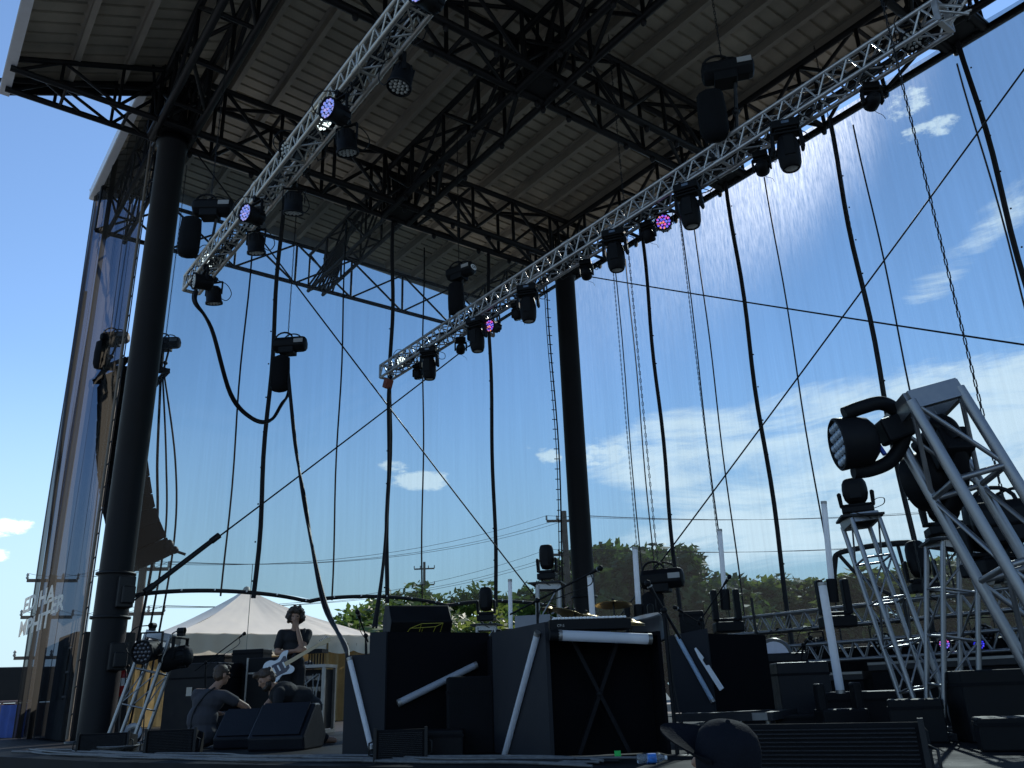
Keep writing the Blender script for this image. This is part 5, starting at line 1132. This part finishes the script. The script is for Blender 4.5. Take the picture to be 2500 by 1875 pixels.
for i, (x, nm) in enumerate(((-6.35, 'left of the upright tower'), (-5.25, 'right of the upright tower'), (-3.4, 'behind the near tower'))):
    t = copy_tree(SPOT[0]); t.location = (x, 12.3, 1.62); t.rotation_euler = (math.pi, 0, R(40 + 30 * i)); t.scale = (.85,) * 3; tag(t, 'black moving head standing on the upper upstage truss ' + nm, 'stage light', 'moving heads on the upstage truss'); find(t, 'head')[0].rotation_euler = (R(20 * i - 15), 0, 0)
# dark risers and cases at the back right
for i, (x0, x1, y, h, dp, lab) in enumerate(((-9.2, -6.4, 10.9, .62, 1.0, 'long dark riser under the left part of the upstage trusses'), (-6.3, -3.6, 10.9, .72, 1.0, 'long dark riser behind the leaning tower'), (-3.5, .5, 10.6, .70, 1.2, 'long dark riser running out at the right photo edge'))):
    t = thing('dark_riser', lab, 'riser', ((x0 + x1) / 2, y, 0), group='dark risers at the back of the stage'); m = MB(); m.box(((x0 + x1) / 2, y, h - .05), (x1 - x0, dp, .1)); m.build('deck', DECKM, t); m = MB(); m.box(((x0 + x1) / 2, y - dp / 2 + .03, (h - .12) / 2), (x1 - x0 - .04, .02, h - .12)); m.build('skirt', BLACK_MATT, t)
    m = MB(); m.box(((x0 + x1) / 2, y - dp / 2 - .004, h - .02), (x1 - x0, .008, .03)); m.build('edge_rail', ALU_DULL, t)
for px, D, sz, rz, lab in ((2120, 9.6, (.7, .5, .40), 35, 'dark case between the thick tube and the leaning tower'), (2435, 8.4, (.55, .45, .55), 45, 'dark case right of the upright tower'), (2245, 8.3, (.42, .34, .34), 30, 'black sandbagged weight at the foot of the leaning tower'), (2480, 7.4, (.5, .4, .22), 30, 'flat black case on the lit floor at the right photo edge'), (1960, 9.6, (.5, .36, .2), 40, 'flat dark pedal case beside the thick tube base')):
    q = at(px, 1790, D); simple_case('road_case', lab, 'road case', (q.x, q.y, .002), sz, rz, handles=False)
m = MB(); rr = random.Random(12)
for k in range(60):
    q = at(rr.uniform(1880, 2330), 1790, rr.uniform(8.4, 10.2)); a = rr.uniform(0, 6); L_ = rr.uniform(.2, .7)
    m.tube(spline([(q.x, q.y, .02), (q.x + L_ * .5 * math.cos(a) + .1, q.y + L_ * .5 * math.sin(a), .03 + rr.uniform(0, .06)), (q.x + L_ * math.cos(a), q.y + L_ * math.sin(a), .02)], 4), .008, 4)
tag(m.build('floor_cables', mat('grey_cable', (.10, .10, .105), .5)), 'messy heap of cables on the floor behind the long front fill', 'cable')
# cables along the stage lip
CABG = mat('grey_stage_cable', (.11, .115, .12), .6, var=.3, scale=20)
lip = [Vector((x, y, .012)) for x, y in ((-13.0, 1.75), (-11.6, 1.98), (-10.2, 2.25), (-9.0, 2.62), (-8.0, 2.95), (-7.1, 3.30), (-6.2, 3.68), (-5.4, 4.05), (-4.9, 4.22))]
for i in range(7):
    rr = random.Random(40 + i); j = [p + Vector((rr.uniform(-.2, .2), rr.uniform(-.10, .20) + i * .035, .004 * i)) for p in lip[i % 3 // 2:]]
    cable(j, .010 + .003 * (i % 2), 'grey cable snaking along the front lip of the stage', mat_=(CABG, RUBBER)[i == 3], group='cables lying along the stage lip')
m = MB(); rr = random.Random(31)
for k in range(5): q = onz(285, 1836); m.tube([(q.x + rr.uniform(-.02, .02) + (.16 + .02 * k) * math.cos(a) * 1.3, q.y + (.16 + .02 * k) * math.sin(a), .02 + .012 * k) for a in [i * .35 for i in range(19)]], .011, 5)
tag(m.build('coiled_cable', CABG), 'coiled pale cable on the floor beside the front column', 'cable')
# bottle
bq = onz(1592, 1864); bt = thing('water_bottle', 'small clear water bottle with a blue label lying at the front of the stage', 'bottle', (bq.x, bq.y, 0)); dirb = Vector((.60, .80, 0)).normalized()
xf = Matrix.Translation((bq.x, bq.y, .034)) @ dirb.to_track_quat('Z', 'Y').to_matrix().to_4x4()
PLAST = bpy.data.materials.new('clear_plastic'); PLAST.use_nodes = True; pb = PLAST.node_tree.nodes['Principled BSDF']; pb.inputs['Transmission Weight'].default_value = .85; pb.inputs['Roughness'].default_value = .08; pb.inputs['IOR'].default_value = 1.3; pb.inputs['Base Color'].default_value = (.8, .86, .9, 1)
m = MB(); m.lathe([(.02, -.105), (.031, -.10), (.033, -.08), (.030, -.07), (.033, -.06), (.030, -.045), (.033, -.035), (.033, .035), (.031, .05), (.02, .078), (.013, .085), (.013, .095)], 20, xf); m.build('body', PLAST, bt)
m = MB(); m.lathe([(.0336, -.03), (.0336, .03)], 20, xf); m.build('label', mat('blue_label', (.05, .20, .60), .4, var=.5, scale=40), bt); m = MB(); m.lathe([(.015, .092), (.016, .108), (.012, .11)], 14, xf); m.build('cap', WHITE, bt)
# green tape, fire extinguisher
q = onplane(1508, 1842, C2 - nr2 * .0, R2, .01); m = MB(); m.box(q, (.05, .006, .055), Rz2); tag(m.build('tape_square', mat('green_gaffer_tape', (.02, .55, .10), .5)), 'bright green square of tape at the foot of the middle booth', 'tape')
q = at(298, 1665, 15.6); fe = thing('fire_extinguisher', 'red fire extinguisher hanging beside the front column', 'fire extinguisher', q); RED = mat('red_enamel', (.42, .02, .02), .3)
m = MB(); m.lathe([(.05, -.22), (.065, -.20), (.065, .12), (.04, .17), (.02, .19)], 16, Matrix.Translation(q)); m.build('cylinder', RED, fe); m = MB(); m.lathe([(.0665, -.06), (.0665, .06)], 16, Matrix.Translation(q)); m.build('label', WHITE, fe)
m = MB(); m.beam(q + Vector((-.02, -.02, .2)), q + Vector((.08, .06, .25)), .02, .02); m.tube(spline([q + Vector((0, 0, .2)), q + Vector((.09, .02, .16)), q + Vector((.10, .03, -.05))], 5), .01, 5); m.build('valve', BLACK, fe)
m = MB(); m.box(q + Vector((.0, .06, -.1)), (.05, .04, 1.6 * .9)); m.build('bracket_post', BLACK_STEEL, fe)
q = at(268, 1842, 14.2); m = MB(); m.lathe([(.04, -.1), (.11, -.08), (.13, .1), (.12, .11), (.03, -.02)], 20, Matrix.Translation((q.x + .35, q.y + .2, .13)) @ Matrix.Rotation(R(70), 4, 'Y') @ Matrix.Rotation(R(20), 4, 'X')); tag(m.build('par_can', ALU), 'shiny round par can lying on the floor inside the left leaning tower', 'stage light')

t = thing('stage_drape', 'low black pleated drape along the foot of the back scrim', 'drape', (-4, 13.3, 0)); m = MB(); vs = []; n = 260
for i in range(n + 1): x = -12.2 + 18 * i / n; y = 13.25 + .05 * math.sin(i * 1.1) + .02 * math.sin(i * 2.7); vs += [(x, y, .01), (x, y, 1.0 + .02 * math.sin(i * .21))]
m.add(vs, [(2 * i, 2 * i + 2, 2 * i + 3, 2 * i + 1) for i in range(n)], True); m.build('cloth', BLACK_MATT, t)
m = MB(); m.bar((-12.2, 13.25, 1.01), (5.8, 13.25, 1.01), .022, 8); m.build('rail', BLACK_STEEL, t)
# ------------------------------------------------------------------ people
SKIN = mat('skin', (.30, .165, .105), .55, var=.10, scale=12)
HAIR = mat('dark_brown_hair', (.028, .018, .012), .6, var=.4, scale=40, bump=.5, bscale=90)
HAIRB = mat('brown_hair', (.05, .030, .018), .6, var=.4, scale=40, bump=.5, bscale=90)
SHIRTG = mat('grey_shirt_cloth', (.038, .038, .046), .85, var=.15, scale=6, bump=.3, bscale=30)
SHIRTK = mat('black_shirt_cloth', (.007, .007, .009), .85, var=.2, scale=6, bump=.3, bscale=30)
TROUS = mat('black_trouser_cloth', (.007, .007, .009), .85, var=.25, scale=8, bump=.3, bscale=30)
SOCK = mat('pale_sock', (.45, .44, .42), .8); SHOE = mat('dark_shoe', (.02, .02, .02), .5)
def cap_(m, p, q, a, b=None): b = a if b is None else b; m.bar(p, q, a, 14, b); m.ball(Vector(p), a, 12); m.ball(Vector(q), b, 12)
def chainc(m, pts):
    for (p, a), (q, b) in zip(pts[:-1], pts[1:]): cap_(m, p, q, a, b)
def ell(m, c, s): m.ball(Vector(c), 1.0, 14, s)
def fuse(m, name, mt, parent, voxel=.011, sm=4):
    """merge overlapping volumes into one continuous skin"""
    me = bpy.data.meshes.new('tmp'); me.from_pydata([tuple(v) for v in m.v], [], m.f); o = bpy.data.objects.new('tmp', me); COL.objects.link(o)
    r = o.modifiers.new('r', 'REMESH'); r.mode = 'VOXEL'; r.voxel_size = voxel; s = o.modifiers.new('s', 'SMOOTH'); s.factor = .5; s.iterations = sm
    dg = bpy.context.evaluated_depsgraph_get(); ev = bpy.data.meshes.new_from_object(o.evaluated_get(dg)); bpy.data.objects.remove(o)
    b = MB(); b.add([v.co.copy() for v in ev.vertices], [tuple(p.vertices) for p in ev.polygons], True); return b.build(name, mt, parent)
def hand(m, w, d, palm, s=1.0, curl=.5, thumb=1):
    """palm and five fingers; d = direction of the fingers, palm = palm normal"""
    w, d, palm = Vector(w), Vector(d).normalized(), Vector(palm).normalized(); sd = d.cross(palm).normalized(); palm = sd.cross(d)
    for k in (-1, 0, 1): cap_(m, w + sd * .022 * k * s, w + d * .085 * s + sd * .026 * k * s, .016 * s, .014 * s)
    for k, ln in ((-1.5, .060), (-.5, .078), (.5, .082), (1.5, .070)):
        b = w + d * .09 * s + sd * .019 * k * s; c = b + (d * math.cos(curl * .7) + palm * math.sin(curl * .7)) * ln * .55 * s; e = c + (d * math.cos(curl * 1.6) + palm * math.sin(curl * 1.6)) * ln * .5 * s
        chainc(m, [(b, .0095 * s), (c, .0088 * s), (e, .0075 * s)])
    b = w + d * .025 * s + sd * .03 * s * thumb; c = b + (d * .5 + sd * thumb * .7 + palm * .3).normalized() * .045 * s; chainc(m, [(b, .013 * s), (c, .011 * s), (c + (d * .8 + palm * .4).normalized() * .032 * s, .009 * s)])
def head(m, c, f, up=(0, 0, 1), s=1.0):
    """skull, jaw, nose, brow, ears; returns its frame"""
    f = Vector(f).normalized(); up = Vector(up); sx = f.cross(up).normalized(); up = sx.cross(f); c = Vector(c)
    F = Matrix((sx, f, up)).transposed().to_4x4(); F.translation = c; F = F @ Matrix.Scale(s, 4); P = lambda x, y, z: F @ Vector((x, y, z)); o = m.xf; m.xf = o @ F
    ell(m, (0, -.012, .03), (.076, .094, .088)); ell(m, (0, .018, -.035), (.060, .070, .080)); ell(m, (0, .055, -.088), (.030, .026, .022)); cap_(m, (0, .082, .02), (0, .104, -.022), .010, .015)
    cap_(m, (-.035, .080, .030), (.035, .080, .030), .012); ell(m, (0, .083, -.060), (.026, .012, .010))
    for k in (-1, 1): ell(m, (.077 * k, -.008, -.008), (.012, .020, .032)); ell(m, (.040 * k, .066, -.012), (.024, .020, .020))
    m.xf = o; return o @ F
def eyes(F, parent):
    for k in (-1, 1): m = MB(F); m.ball(Vector((.032 * k, .083, .008)), .010, 8, (1.3, .6, .7)); m.build('eye', mat('dark_eye', (.03, .02, .02), .2), parent)
def frame(px, py, D, face_cam=True, z=0):
    """matrix with x to the camera's right, y away from the camera, z up, standing at a survey point"""
    q = at(px, py, D); a = Vector((q.x, q.y, 0)).normalized(); r = Vector((a.y, -a.x, 0)); m = Matrix((r, a, (0, 0, 1))).transposed().to_4x4(); m.translation = (q.x, q.y, z); return m
def curls(F, spots, r, seed, n, mt, parent, name='hair', voxel=.010):
    rr = random.Random(seed); m = MB(F)
    for c, s in spots: ell(m, c, s)
    for k in range(n):
        c, s = rr.choice(spots); v = Vector((rr.gauss(0, 1), rr.gauss(0, 1), rr.gauss(0, 1))).normalized(); m.ball(Vector((c[0] + v.x * s[0], c[1] + v.y * s[1], c[2] + v.z * s[2])), r * rr.uniform(.6, 1.3), 6)
    return fuse(m, name, mt, parent, voxel, 1)

# --- standing guitarist
Fm = frame(706, 1800, 13.0)
p1 = thing('person', 'standing person with curly dark hair, hand on chin, guitar slung in front', 'person', Fm.translation)
m = MB(Fm)
ell(m, (0, .0, 1.00), (.15, .10, .12)); ell(m, (0, .0, 1.2), (.145, .10, .17)); ell(m, (0, .0, 1.36), (.165, .105, .12)); cap_(m, (-.15, .0, 1.43), (.15, .0, 1.43), .058); cap_(m, (0, .0, 1.44), (0, -.02, 1.57), .055, .05)
Fh = head(m, (.0, -.035, 1.655), (-.10, -1, -.10))

chainc(m, [((-.19, .0, 1.42), .052), ((-.235, -.04, 1.16), .042)]); chainc(m, [((-.235, -.04, 1.16), .040), ((-.08, -.19, 1.155), .034), ((.02, -.235, 1.17), .027)]); hand(m, (.03, -.238, 1.172), (1, -.15, .10), (0, 1, 0), .95, .7, 1)
chainc(m, [((.19, .0, 1.42), .052), ((.11, -.20, 1.20), .042)]); chainc(m, [((.11, -.20, 1.20), .040), ((.07, -.19, 1.34), .036), ((.025, -.150, 1.50), .027)]); hand(m, (.02, -.150, 1.505), (-.35, .05, .9), (-.5, .8, -.3), .95, 1.0, -1)
for k in (-1, 1): chainc(m, [((.085 * k, 0, .95), .085), ((.10 * k, -.01, .50), .058), ((.105 * k, .02, .09), .040)]); chainc(m, [((.105 * k, .03, .05), .042), ((.125 * k, -.15, .035), .032)])
fuse(m, 'body', SKIN, p1, .011); eyes(Fh, p1)
m = MB(Fm); ell(m, (0, .0, 1.02), (.165, .115, .14)); ell(m, (0, .0, 1.2), (.158, .113, .18)); ell(m, (0, .0, 1.355), (.178, .118, .12)); cap_(m, (-.155, .0, 1.42), (.155, .0, 1.42), .066)
chainc(m, [((-.185, .0, 1.42), .068), ((-.225, -.02, 1.25), .066)]); chainc(m, [((.185, .0, 1.42), .068), ((.145, -.11, 1.30), .066)]); fuse(m, 'shirt', SHIRTK, p1, .013, 3)
m = MB(Fm); ell(m, (0, .0, .97), (.16, .112, .12))
for k in (-1, 1): chainc(m, [((.085 * k, 0, .93), .096), ((.10 * k, -.01, .50), .072), ((.105 * k, .02, .12), .056)])
fuse(m, 'trousers', TROUS, p1, .014, 3)
m = MB(Fm)
for k in (-1, 1): chainc(m, [((.105 * k, .035, .05), .052), ((.125 * k, -.17, .042), .044)])
fuse(m, 'shoes', SHOE, p1, .014, 2)
curls(Fh, [((0, -.03, .07), (.115, .105, .085)), ((.085, -.02, .0), (.045, .07, .09)), ((-.085, -.02, .0), (.045, .07, .09)), ((0, .05, .095), (.085, .05, .035)), ((0, -.07, -.01), (.09, .06, .09))], .026, 3, 150, HAIR, p1)
# --- guitar hanging at the person's front
gt = thing('electric_guitar', 'white electric guitar with a dark pickguard and pale neck, hung on the standing person', 'guitar', Fm @ Vector((-.17, -.25, .97)))
ga = Vector((.59, -.02, .335)).normalized(); gn = Vector((.10, -1, .12)).normalized(); gs = ga.cross(gn).normalized(); gn = gs.cross(ga)
Gm = Fm @ (Matrix.Translation((-.20, -.265, .935)) @ Matrix((ga, gs, gn)).transposed().to_4x4())
out = [(-.20, -.02), (-.19, .09), (-.13, .155), (-.05, .155), (.01, .115), (.06, .12), (.13, .165), (.20, .165), (.225, .14), (.17, .085), (.155, .03), (.16, -.04), (.19, -.09), (.175, -.135), (.12, -.15), (.05, -.125), (0, -.11), (-.06, -.14), (-.13, -.15), (-.185, -.10)]
out = [(-y * 0 + x, -y) for x, y in out]; sm_ = [tuple(v)[:2] for v in spline([Vector((x, y, 0)) for x, y in out + out[:1]], 3)][:-1]
m = MB(Gm); m.prism([(x, y, -.02) for x, y in sm_], (0, 0, .042)); m.build('guitar_body', mat('white_guitar_lacquer', (.62, .66, .72), .2, var=.03), gt, bevel=.006)
pg = [(-.06, -.08), (.06, -.07), (.13, -.11), (.16, -.10), (.15, .0), (.14, .07), (.08, .10), (-.02, .09), (-.12, .10), (-.10, .02)]
m = MB(Gm); m.prism([(x, y, .0222) for x, y in pg], (0, 0, .003)); m.build('pickguard', mat('navy_pickguard', (.02, .025, .06), .3), gt)
m = MB(Gm)
for x in (-.06, .01, .09): m.box((x, 0, .028), (.022, .085, .01))
m.box((-.13, 0, .030), (.03, .075, .014)); m.build('pickups', WHITE, gt)
MAPLE = mat('maple_neck', (.52, .40, .24), .35, var=.12)
m = MB(Gm); m.prism([(.10, -.028, .018), (.10, .028, .018), (.62, .022, .018), (.62, -.022, .018)], (0, 0, .022)); m.build('neck', MAPLE, gt)
m = MB(Gm); m.prism([(.62, -.024, .012), (.62, .022, .012), (.68, .045, .012), (.79, .040, .012), (.80, .0, .012), (.77, -.022, .012), (.68, -.026, .012)], (0, 0, .014)); m.build('headstock', MAPLE, gt)
for i in range(6): m = MB(Gm); m.bar((.66 + .022 * i, -.026, .02), (.66 + .022 * i, -.052, .02), .007, 8); m.build('tuning_peg', ALU, gt)
m = MB(Fm); m.tube(spline([(-.02, -.26, 1.06), (.08, -.14, 1.28), (.13, -.07, 1.45), (.12, .06, 1.46), (.02, .12, 1.3), (-.2, .10, 1.1), (-.33, -.15, .9)], 6), .022, 6); m.build('strap', WEB, gt)

# --- seated person in grey shirt, back to the camera
Fs = frame(496, 1811, 11.6)
p2_ = thing('person', 'person in a grey t-shirt and glasses sitting with back to the camera', 'person', Fs.translation)
m = MB(Fs)
ell(m, (-.02, .02, .13), (.19, .16, .13)); ell(m, (-.03, .03, .33), (.17, .13, .18)); ell(m, (.02, .05, .53), (.18, .13, .15)); cap_(m, (-.12, .06, .63), (.20, -.02, .60), .06); cap_(m, (.06, .06, .66), (.13, .09, .74), .056, .052)
Fh = head(m, (.155, .10, .835), (.86, .48, -.10), (.05, 0, 1))
chainc(m, [((.215, -.02, .59), .052), ((.47, .02, .45), .042), ((.60, .14, .31), .028)]); hand(m, (.605, .145, .305), (.4, .5, -.8), (-.6, .3, -.4), .95, .6, 1)
chainc(m, [((-.14, .07, .60), .05), ((.02, .30, .42), .04), ((.30, .42, .34), .028)]); hand(m, (.30, .42, .34), (1, .2, -.4), (0, 0, -1), .95, .6, 1)
chainc(m, [((.10, .04, .13), .09), ((.50, .14, .34), .062), ((.36, .10, .16), .050), ((.22, .05, .05), .038)]); chainc(m, [((.22, .05, .045), .042), ((.37, .0, .035), .032)])
chainc(m, [((.0, .14, .13), .09), ((.26, .48, .35), .062), ((.24, .52, .05), .040)]); chainc(m, [((.24, .5, .045), .042), ((.40, .56, .035), .032)])
fuse(m, 'body', SKIN, p2_, .011); eyes(Fh, p2_)
m = MB(Fs); ell(m, (-.02, .02, .15), (.205, .175, .15)); ell(m, (-.03, .03, .33), (.19, .15, .20)); ell(m, (.02, .05, .53), (.195, .145, .155)); cap_(m, (-.12, .06, .62), (.20, -.02, .59), .07); chainc(m, [((.21, -.02, .585), .07), ((.33, .0, .52), .066)]); chainc(m, [((-.13, .07, .59), .066), ((-.04, .2, .50), .06)]); fuse(m, 'shirt', SHIRTG, p2_, .013, 3)
m = MB(Fs); chainc(m, [((.08, .03, .13), .105), ((.42, .12, .30), .078), ((.50, .14, .335), .074)]); chainc(m, [((.0, .14, .13), .105), ((.24, .45, .34), .075)]); ell(m, (0, .05, .11), (.2, .16, .10)); fuse(m, 'shorts', TROUS, p2_, .014, 3)
m = MB(Fs); chainc(m, [((.26, .065, .09), .048), ((.215, .05, .045), .048)]); fuse(m, 'sock', SOCK, p2_, .012, 2)
m = MB(Fs); chainc(m, [((.20, .06, .045), .045), ((.37, .0, .04), .04)]); fuse(m, 'shoe', SHOE, p2_, .012, 2)
curls(Fh, [((0, -.02, .055), (.084, .100, .076)), ((0, -.05, .0), (.080, .065, .075)), ((0, .06, .10), (.05, .035, .028))], .010, 6, 120, HAIRB, p2_)
m = MB(Fh); m.box((.0, .098, .012), (.135, .012, .040)); m.box((.07, .04, .014), (.006, .11, .014)); m.box((-.07, .04, .014), (.006, .11, .014)); m.build('glasses', BLACK, p2_)
m = MB(Fs); m.tube(spline([(-.16, -.06, .2), (-.14, -.08, .42), (-.03, -.07, .60), (.08, .0, .69)], 6), .012, 5); m.build('strap', WEB, p2_)

# --- bearded person kneeling behind the wedges
Fk = frame(700, 1815, 11.1)
p3_ = thing('person', 'bearded person in a black shirt kneeling bent over behind the floor wedges', 'person', Fk.translation)
m = MB(Fk)
ell(m, (.24, .12, .40), (.16, .16, .14)); ell(m, (.10, .08, .53), (.19, .16, .14)); ell(m, (-.08, .03, .60), (.17, .18, .13)); cap_(m, (-.12, -.14, .60), (-.10, .20, .62), .062); cap_(m, (-.16, .02, .65), (-.235, .0, .70), .056, .052)
Fh = head(m, (-.285, -.02, .755), (-.80, -.42, -.50), (-.45, 0, .9))
chainc(m, [((-.13, -.15, .59), .052), ((-.14, -.20, .44), .042), ((-.22, -.24, .30), .028)]); hand(m, (-.22, -.24, .30), (-.3, 0, -1), (1, 0, 0), .95, .5, 1)
chainc(m, [((-.12, .20, .61), .052), ((-.26, .16, .46), .042), ((-.30, .08, .30), .028)]); hand(m, (-.30, .08, .30), (-.2, -.2, -1), (1, 0, 0), .95, .5, 1)
for k in (-1, 1): chainc(m, [((.24, .12 + .09 * k, .36), .092), ((.10, .12 + .14 * k, .075), .062), ((.46, .12 + .14 * k, .06), .045)]); chainc(m, [((.46, .12 + .14 * k, .05), .04), ((.56, .12 + .14 * k, .04), .032)])
fuse(m, 'body', SKIN, p3_, .011); eyes(Fh, p3_)
m = MB(Fk); ell(m, (.24, .12, .42), (.17, .175, .14)); ell(m, (.10, .08, .53), (.20, .175, .15)); ell(m, (-.07, .03, .595), (.18, .195, .14)); cap_(m, (-.11, -.14, .60), (-.09, .20, .62), .07); chainc(m, [((-.12, -.15, .59), .07), ((-.13, -.18, .50), .064)]); chainc(m, [((-.11, .20, .61), .07), ((-.19, .18, .53), .064)]); fuse(m, 'shirt', SHIRTK, p3_, .013, 3)
m = MB(Fk)
for k in (-1, 1): chainc(m, [((.24, .12 + .09 * k, .36), .105), ((.10, .12 + .14 * k, .085), .076), ((.44, .12 + .14 * k, .07), .058)])
fuse(m, 'trousers', TROUS, p3_, .014, 3)
curls(Fh, [((0, -.02, .060), (.088, .100, .074)), ((0, -.06, .0), (.080, .060, .080)), ((.03, .06, .10), (.05, .045, .035))], .016, 9, 110, HAIRB, p3_)
curls(Fh, [((0, .045, -.085), (.052, .05, .045)), ((.05, .02, -.06), (.022, .04, .04)), ((-.05, .02, -.06), (.022, .04, .04))], .010, 10, 50, HAIR, p3_, 'beard')

# --- dark-haired person half hidden behind the open rack
Fd = frame(744, 1800, 15.6)
p4_ = thing('person', 'dark-haired person crouching behind the open rack case, one arm raised to the head', 'person', Fd.translation)
m = MB(Fd); ell(m, (0, .05, .32), (.16, .13, .16)); ell(m, (0, .02, .55), (.15, .11, .16)); ell(m, (0, .0, .72), (.165, .11, .11)); cap_(m, (-.15, 0, .80), (.15, 0, .80), .058); cap_(m, (0, 0, .80), (0, -.02, .90), .052)
Fh = head(m, (0, -.03, 1.0), (.2, -1, -.25))
chainc(m, [((.19, 0, .79), .05), ((.27, -.06, .68), .04), ((.17, -.11, .86), .03)]); hand(m, (.17, -.11, .865), (-.4, .1, .9), (-.8, .5, 0), .95, .6, 1); chainc(m, [((-.19, 0, .79), .05), ((-.24, -.08, .56), .04), ((-.08, -.2, .50), .03)]); hand(m, (-.07, -.2, .5), (1, -.1, 0), (0, 1, 0), .95, .6, 1)
for k in (-1, 1): chainc(m, [((.09 * k, .05, .28), .09), ((.14 * k, -.32, .42), .06), ((.12 * k, -.2, .06), .042)]); chainc(m, [((.12 * k, -.18, .045), .042), ((.13 * k, -.36, .035), .032)])
fuse(m, 'body', SKIN, p4_, .012); m = MB(Fd); ell(m, (0, .05, .36), (.17, .14, .16)); ell(m, (0, .02, .55), (.162, .122, .17)); ell(m, (0, .0, .72), (.178, .12, .12)); cap_(m, (-.155, 0, .79), (.155, 0, .79), .066); chainc(m, [((.185, 0, .79), .066), ((.235, -.03, .73), .062)]); chainc(m, [((-.185, 0, .79), .066), ((-.22, -.05, .66), .06)]); fuse(m, 'shirt', SHIRTK, p4_, .014, 3)
m = MB(Fd)
for k in (-1, 1): chainc(m, [((.09 * k, .05, .28), .1), ((.14 * k, -.32, .42), .074), ((.12 * k, -.2, .1), .056)])
fuse(m, 'trousers', TROUS, p4_, .014, 3); eyes(Fh, p4_)
curls(Fh, [((0, -.025, .06), (.10, .105, .082)), ((.06, -.03, -.01), (.04, .06, .08)), ((-.06, -.03, -.01), (.04, .06, .08)), ((0, .06, .09), (.07, .04, .03))], .018, 12, 110, HAIR, p4_)

# --- person in a dark cap in the pit, close to the camera
Fc = frame(1765, 1800, 3.15, z=-1.2)
p5_ = thing('person', 'person in a dark cap close to the camera, mostly below the photo edge', 'person', Fc.translation)
m = MB(Fc); Hh = 1.452
ell(m, (.02, .0, .85), (.11, .15, .12)); ell(m, (.02, 0, 1.02), (.105, .145, .16)); ell(m, (.02, 0, 1.15), (.115, .17, .11)); cap_(m, (.02, -.15, 1.21), (.02, .15, 1.21), .058); cap_(m, (.02, 0, 1.22), (.0, 0, 1.36), .055)
Fh = head(m, (-.005, .02, Hh), (-.93, .22, .20), (.1, -.42, 1))
for k in (-1, 1):
    chainc(m, [((.02, .19 * k, 1.20), .052), ((.05, .24 * k, .93), .042), ((-.04, .24 * k, .70), .028)]); hand(m, (-.04, .24 * k, .69), (-.1, 0, -1), (0, -k, 0), .95, .4, 1)
    chainc(m, [((.02, .085 * k, .80), .085), ((.02, .10 * k, .43), .058), ((.03, .10 * k, .08), .04)]); chainc(m, [((.03, .10 * k, .045), .042), ((-.14, .11 * k, .035), .032)])
fuse(m, 'body', SKIN, p5_, .010); eyes(Fh, p5_)
m = MB(Fc); ell(m, (.02, .0, .87), (.125, .165, .13)); ell(m, (.02, 0, 1.02), (.12, .16, .17)); ell(m, (.02, 0, 1.14), (.13, .185, .115)); cap_(m, (.02, -.155, 1.20), (.02, .155, 1.20), .066)
for k in (-1, 1): chainc(m, [((.02, .19 * k, 1.20), .066), ((.035, .215 * k, 1.05), .06)])
fuse(m, 'shirt', SHIRTK, p5_, .013, 3); m = MB(Fc)
for k in (-1, 1): chainc(m, [((.02, .085 * k, .80), .098), ((.02, .10 * k, .43), .072), ((.03, .10 * k, .1), .056)])
ell(m, (.02, 0, .82), (.12, .16, .1)); fuse(m, 'trousers', TROUS, p5_, .014, 3)
curls(Fh, [((0, -.06, -.005), (.080, .058, .07))], .010, 14, 60, HAIR, p5_)
CAPM = mat('navy_cap_cloth', (.009, .010, .015), .9, spec=.1, var=.15, scale=20, bump=.3, bscale=120)
m = MB(Fh); prof = [(.094, -.045), (.097, -.02), (.099, .03), (.096, .06), (.088, .09), (.068, .115), (.035, .130), (.008, .134), (.004, .14)]
m.lathe(prof, 28, Matrix.Translation((0, -.012, .012)) @ Matrix.Diagonal((1, 1.12, 1, 1))); m.ball(Vector((0, -.012, .148)), .009, 8); cp = m.build('cap', CAPM, p5_)
m = MB(Fh); vs = []; n = 16
for dz in (0, .007):
    for j in range(5):
        for i in range(n + 1):
            a = math.pi * (i / n) ; rr_ = .085 + .135 * (j / 4) * (.35 + .65 * math.sin(a)); x = math.cos(a) * (.090 + .022 * j / 4); y = .015 + math.sin(a) * rr_ * .95
            vs.append((x, y, .034 + dz + .045 * (j / 4) - .9 * x * x * (1 + j / 4) ))
k = 5 * (n + 1); f = []
for b in (0, k): f += [(b + j * (n + 1) + i, b + j * (n + 1) + i + 1, b + (j + 1) * (n + 1) + i + 1, b + (j + 1) * (n + 1) + i) for j in range(4) for i in range(n)]
f += [(4 * (n + 1) + i, 4 * (n + 1) + i + 1, k + 4 * (n + 1) + i + 1, k + 4 * (n + 1) + i) for i in range(n)]
m.add(vs, f, True); m.build('brim', CAPM, cp)
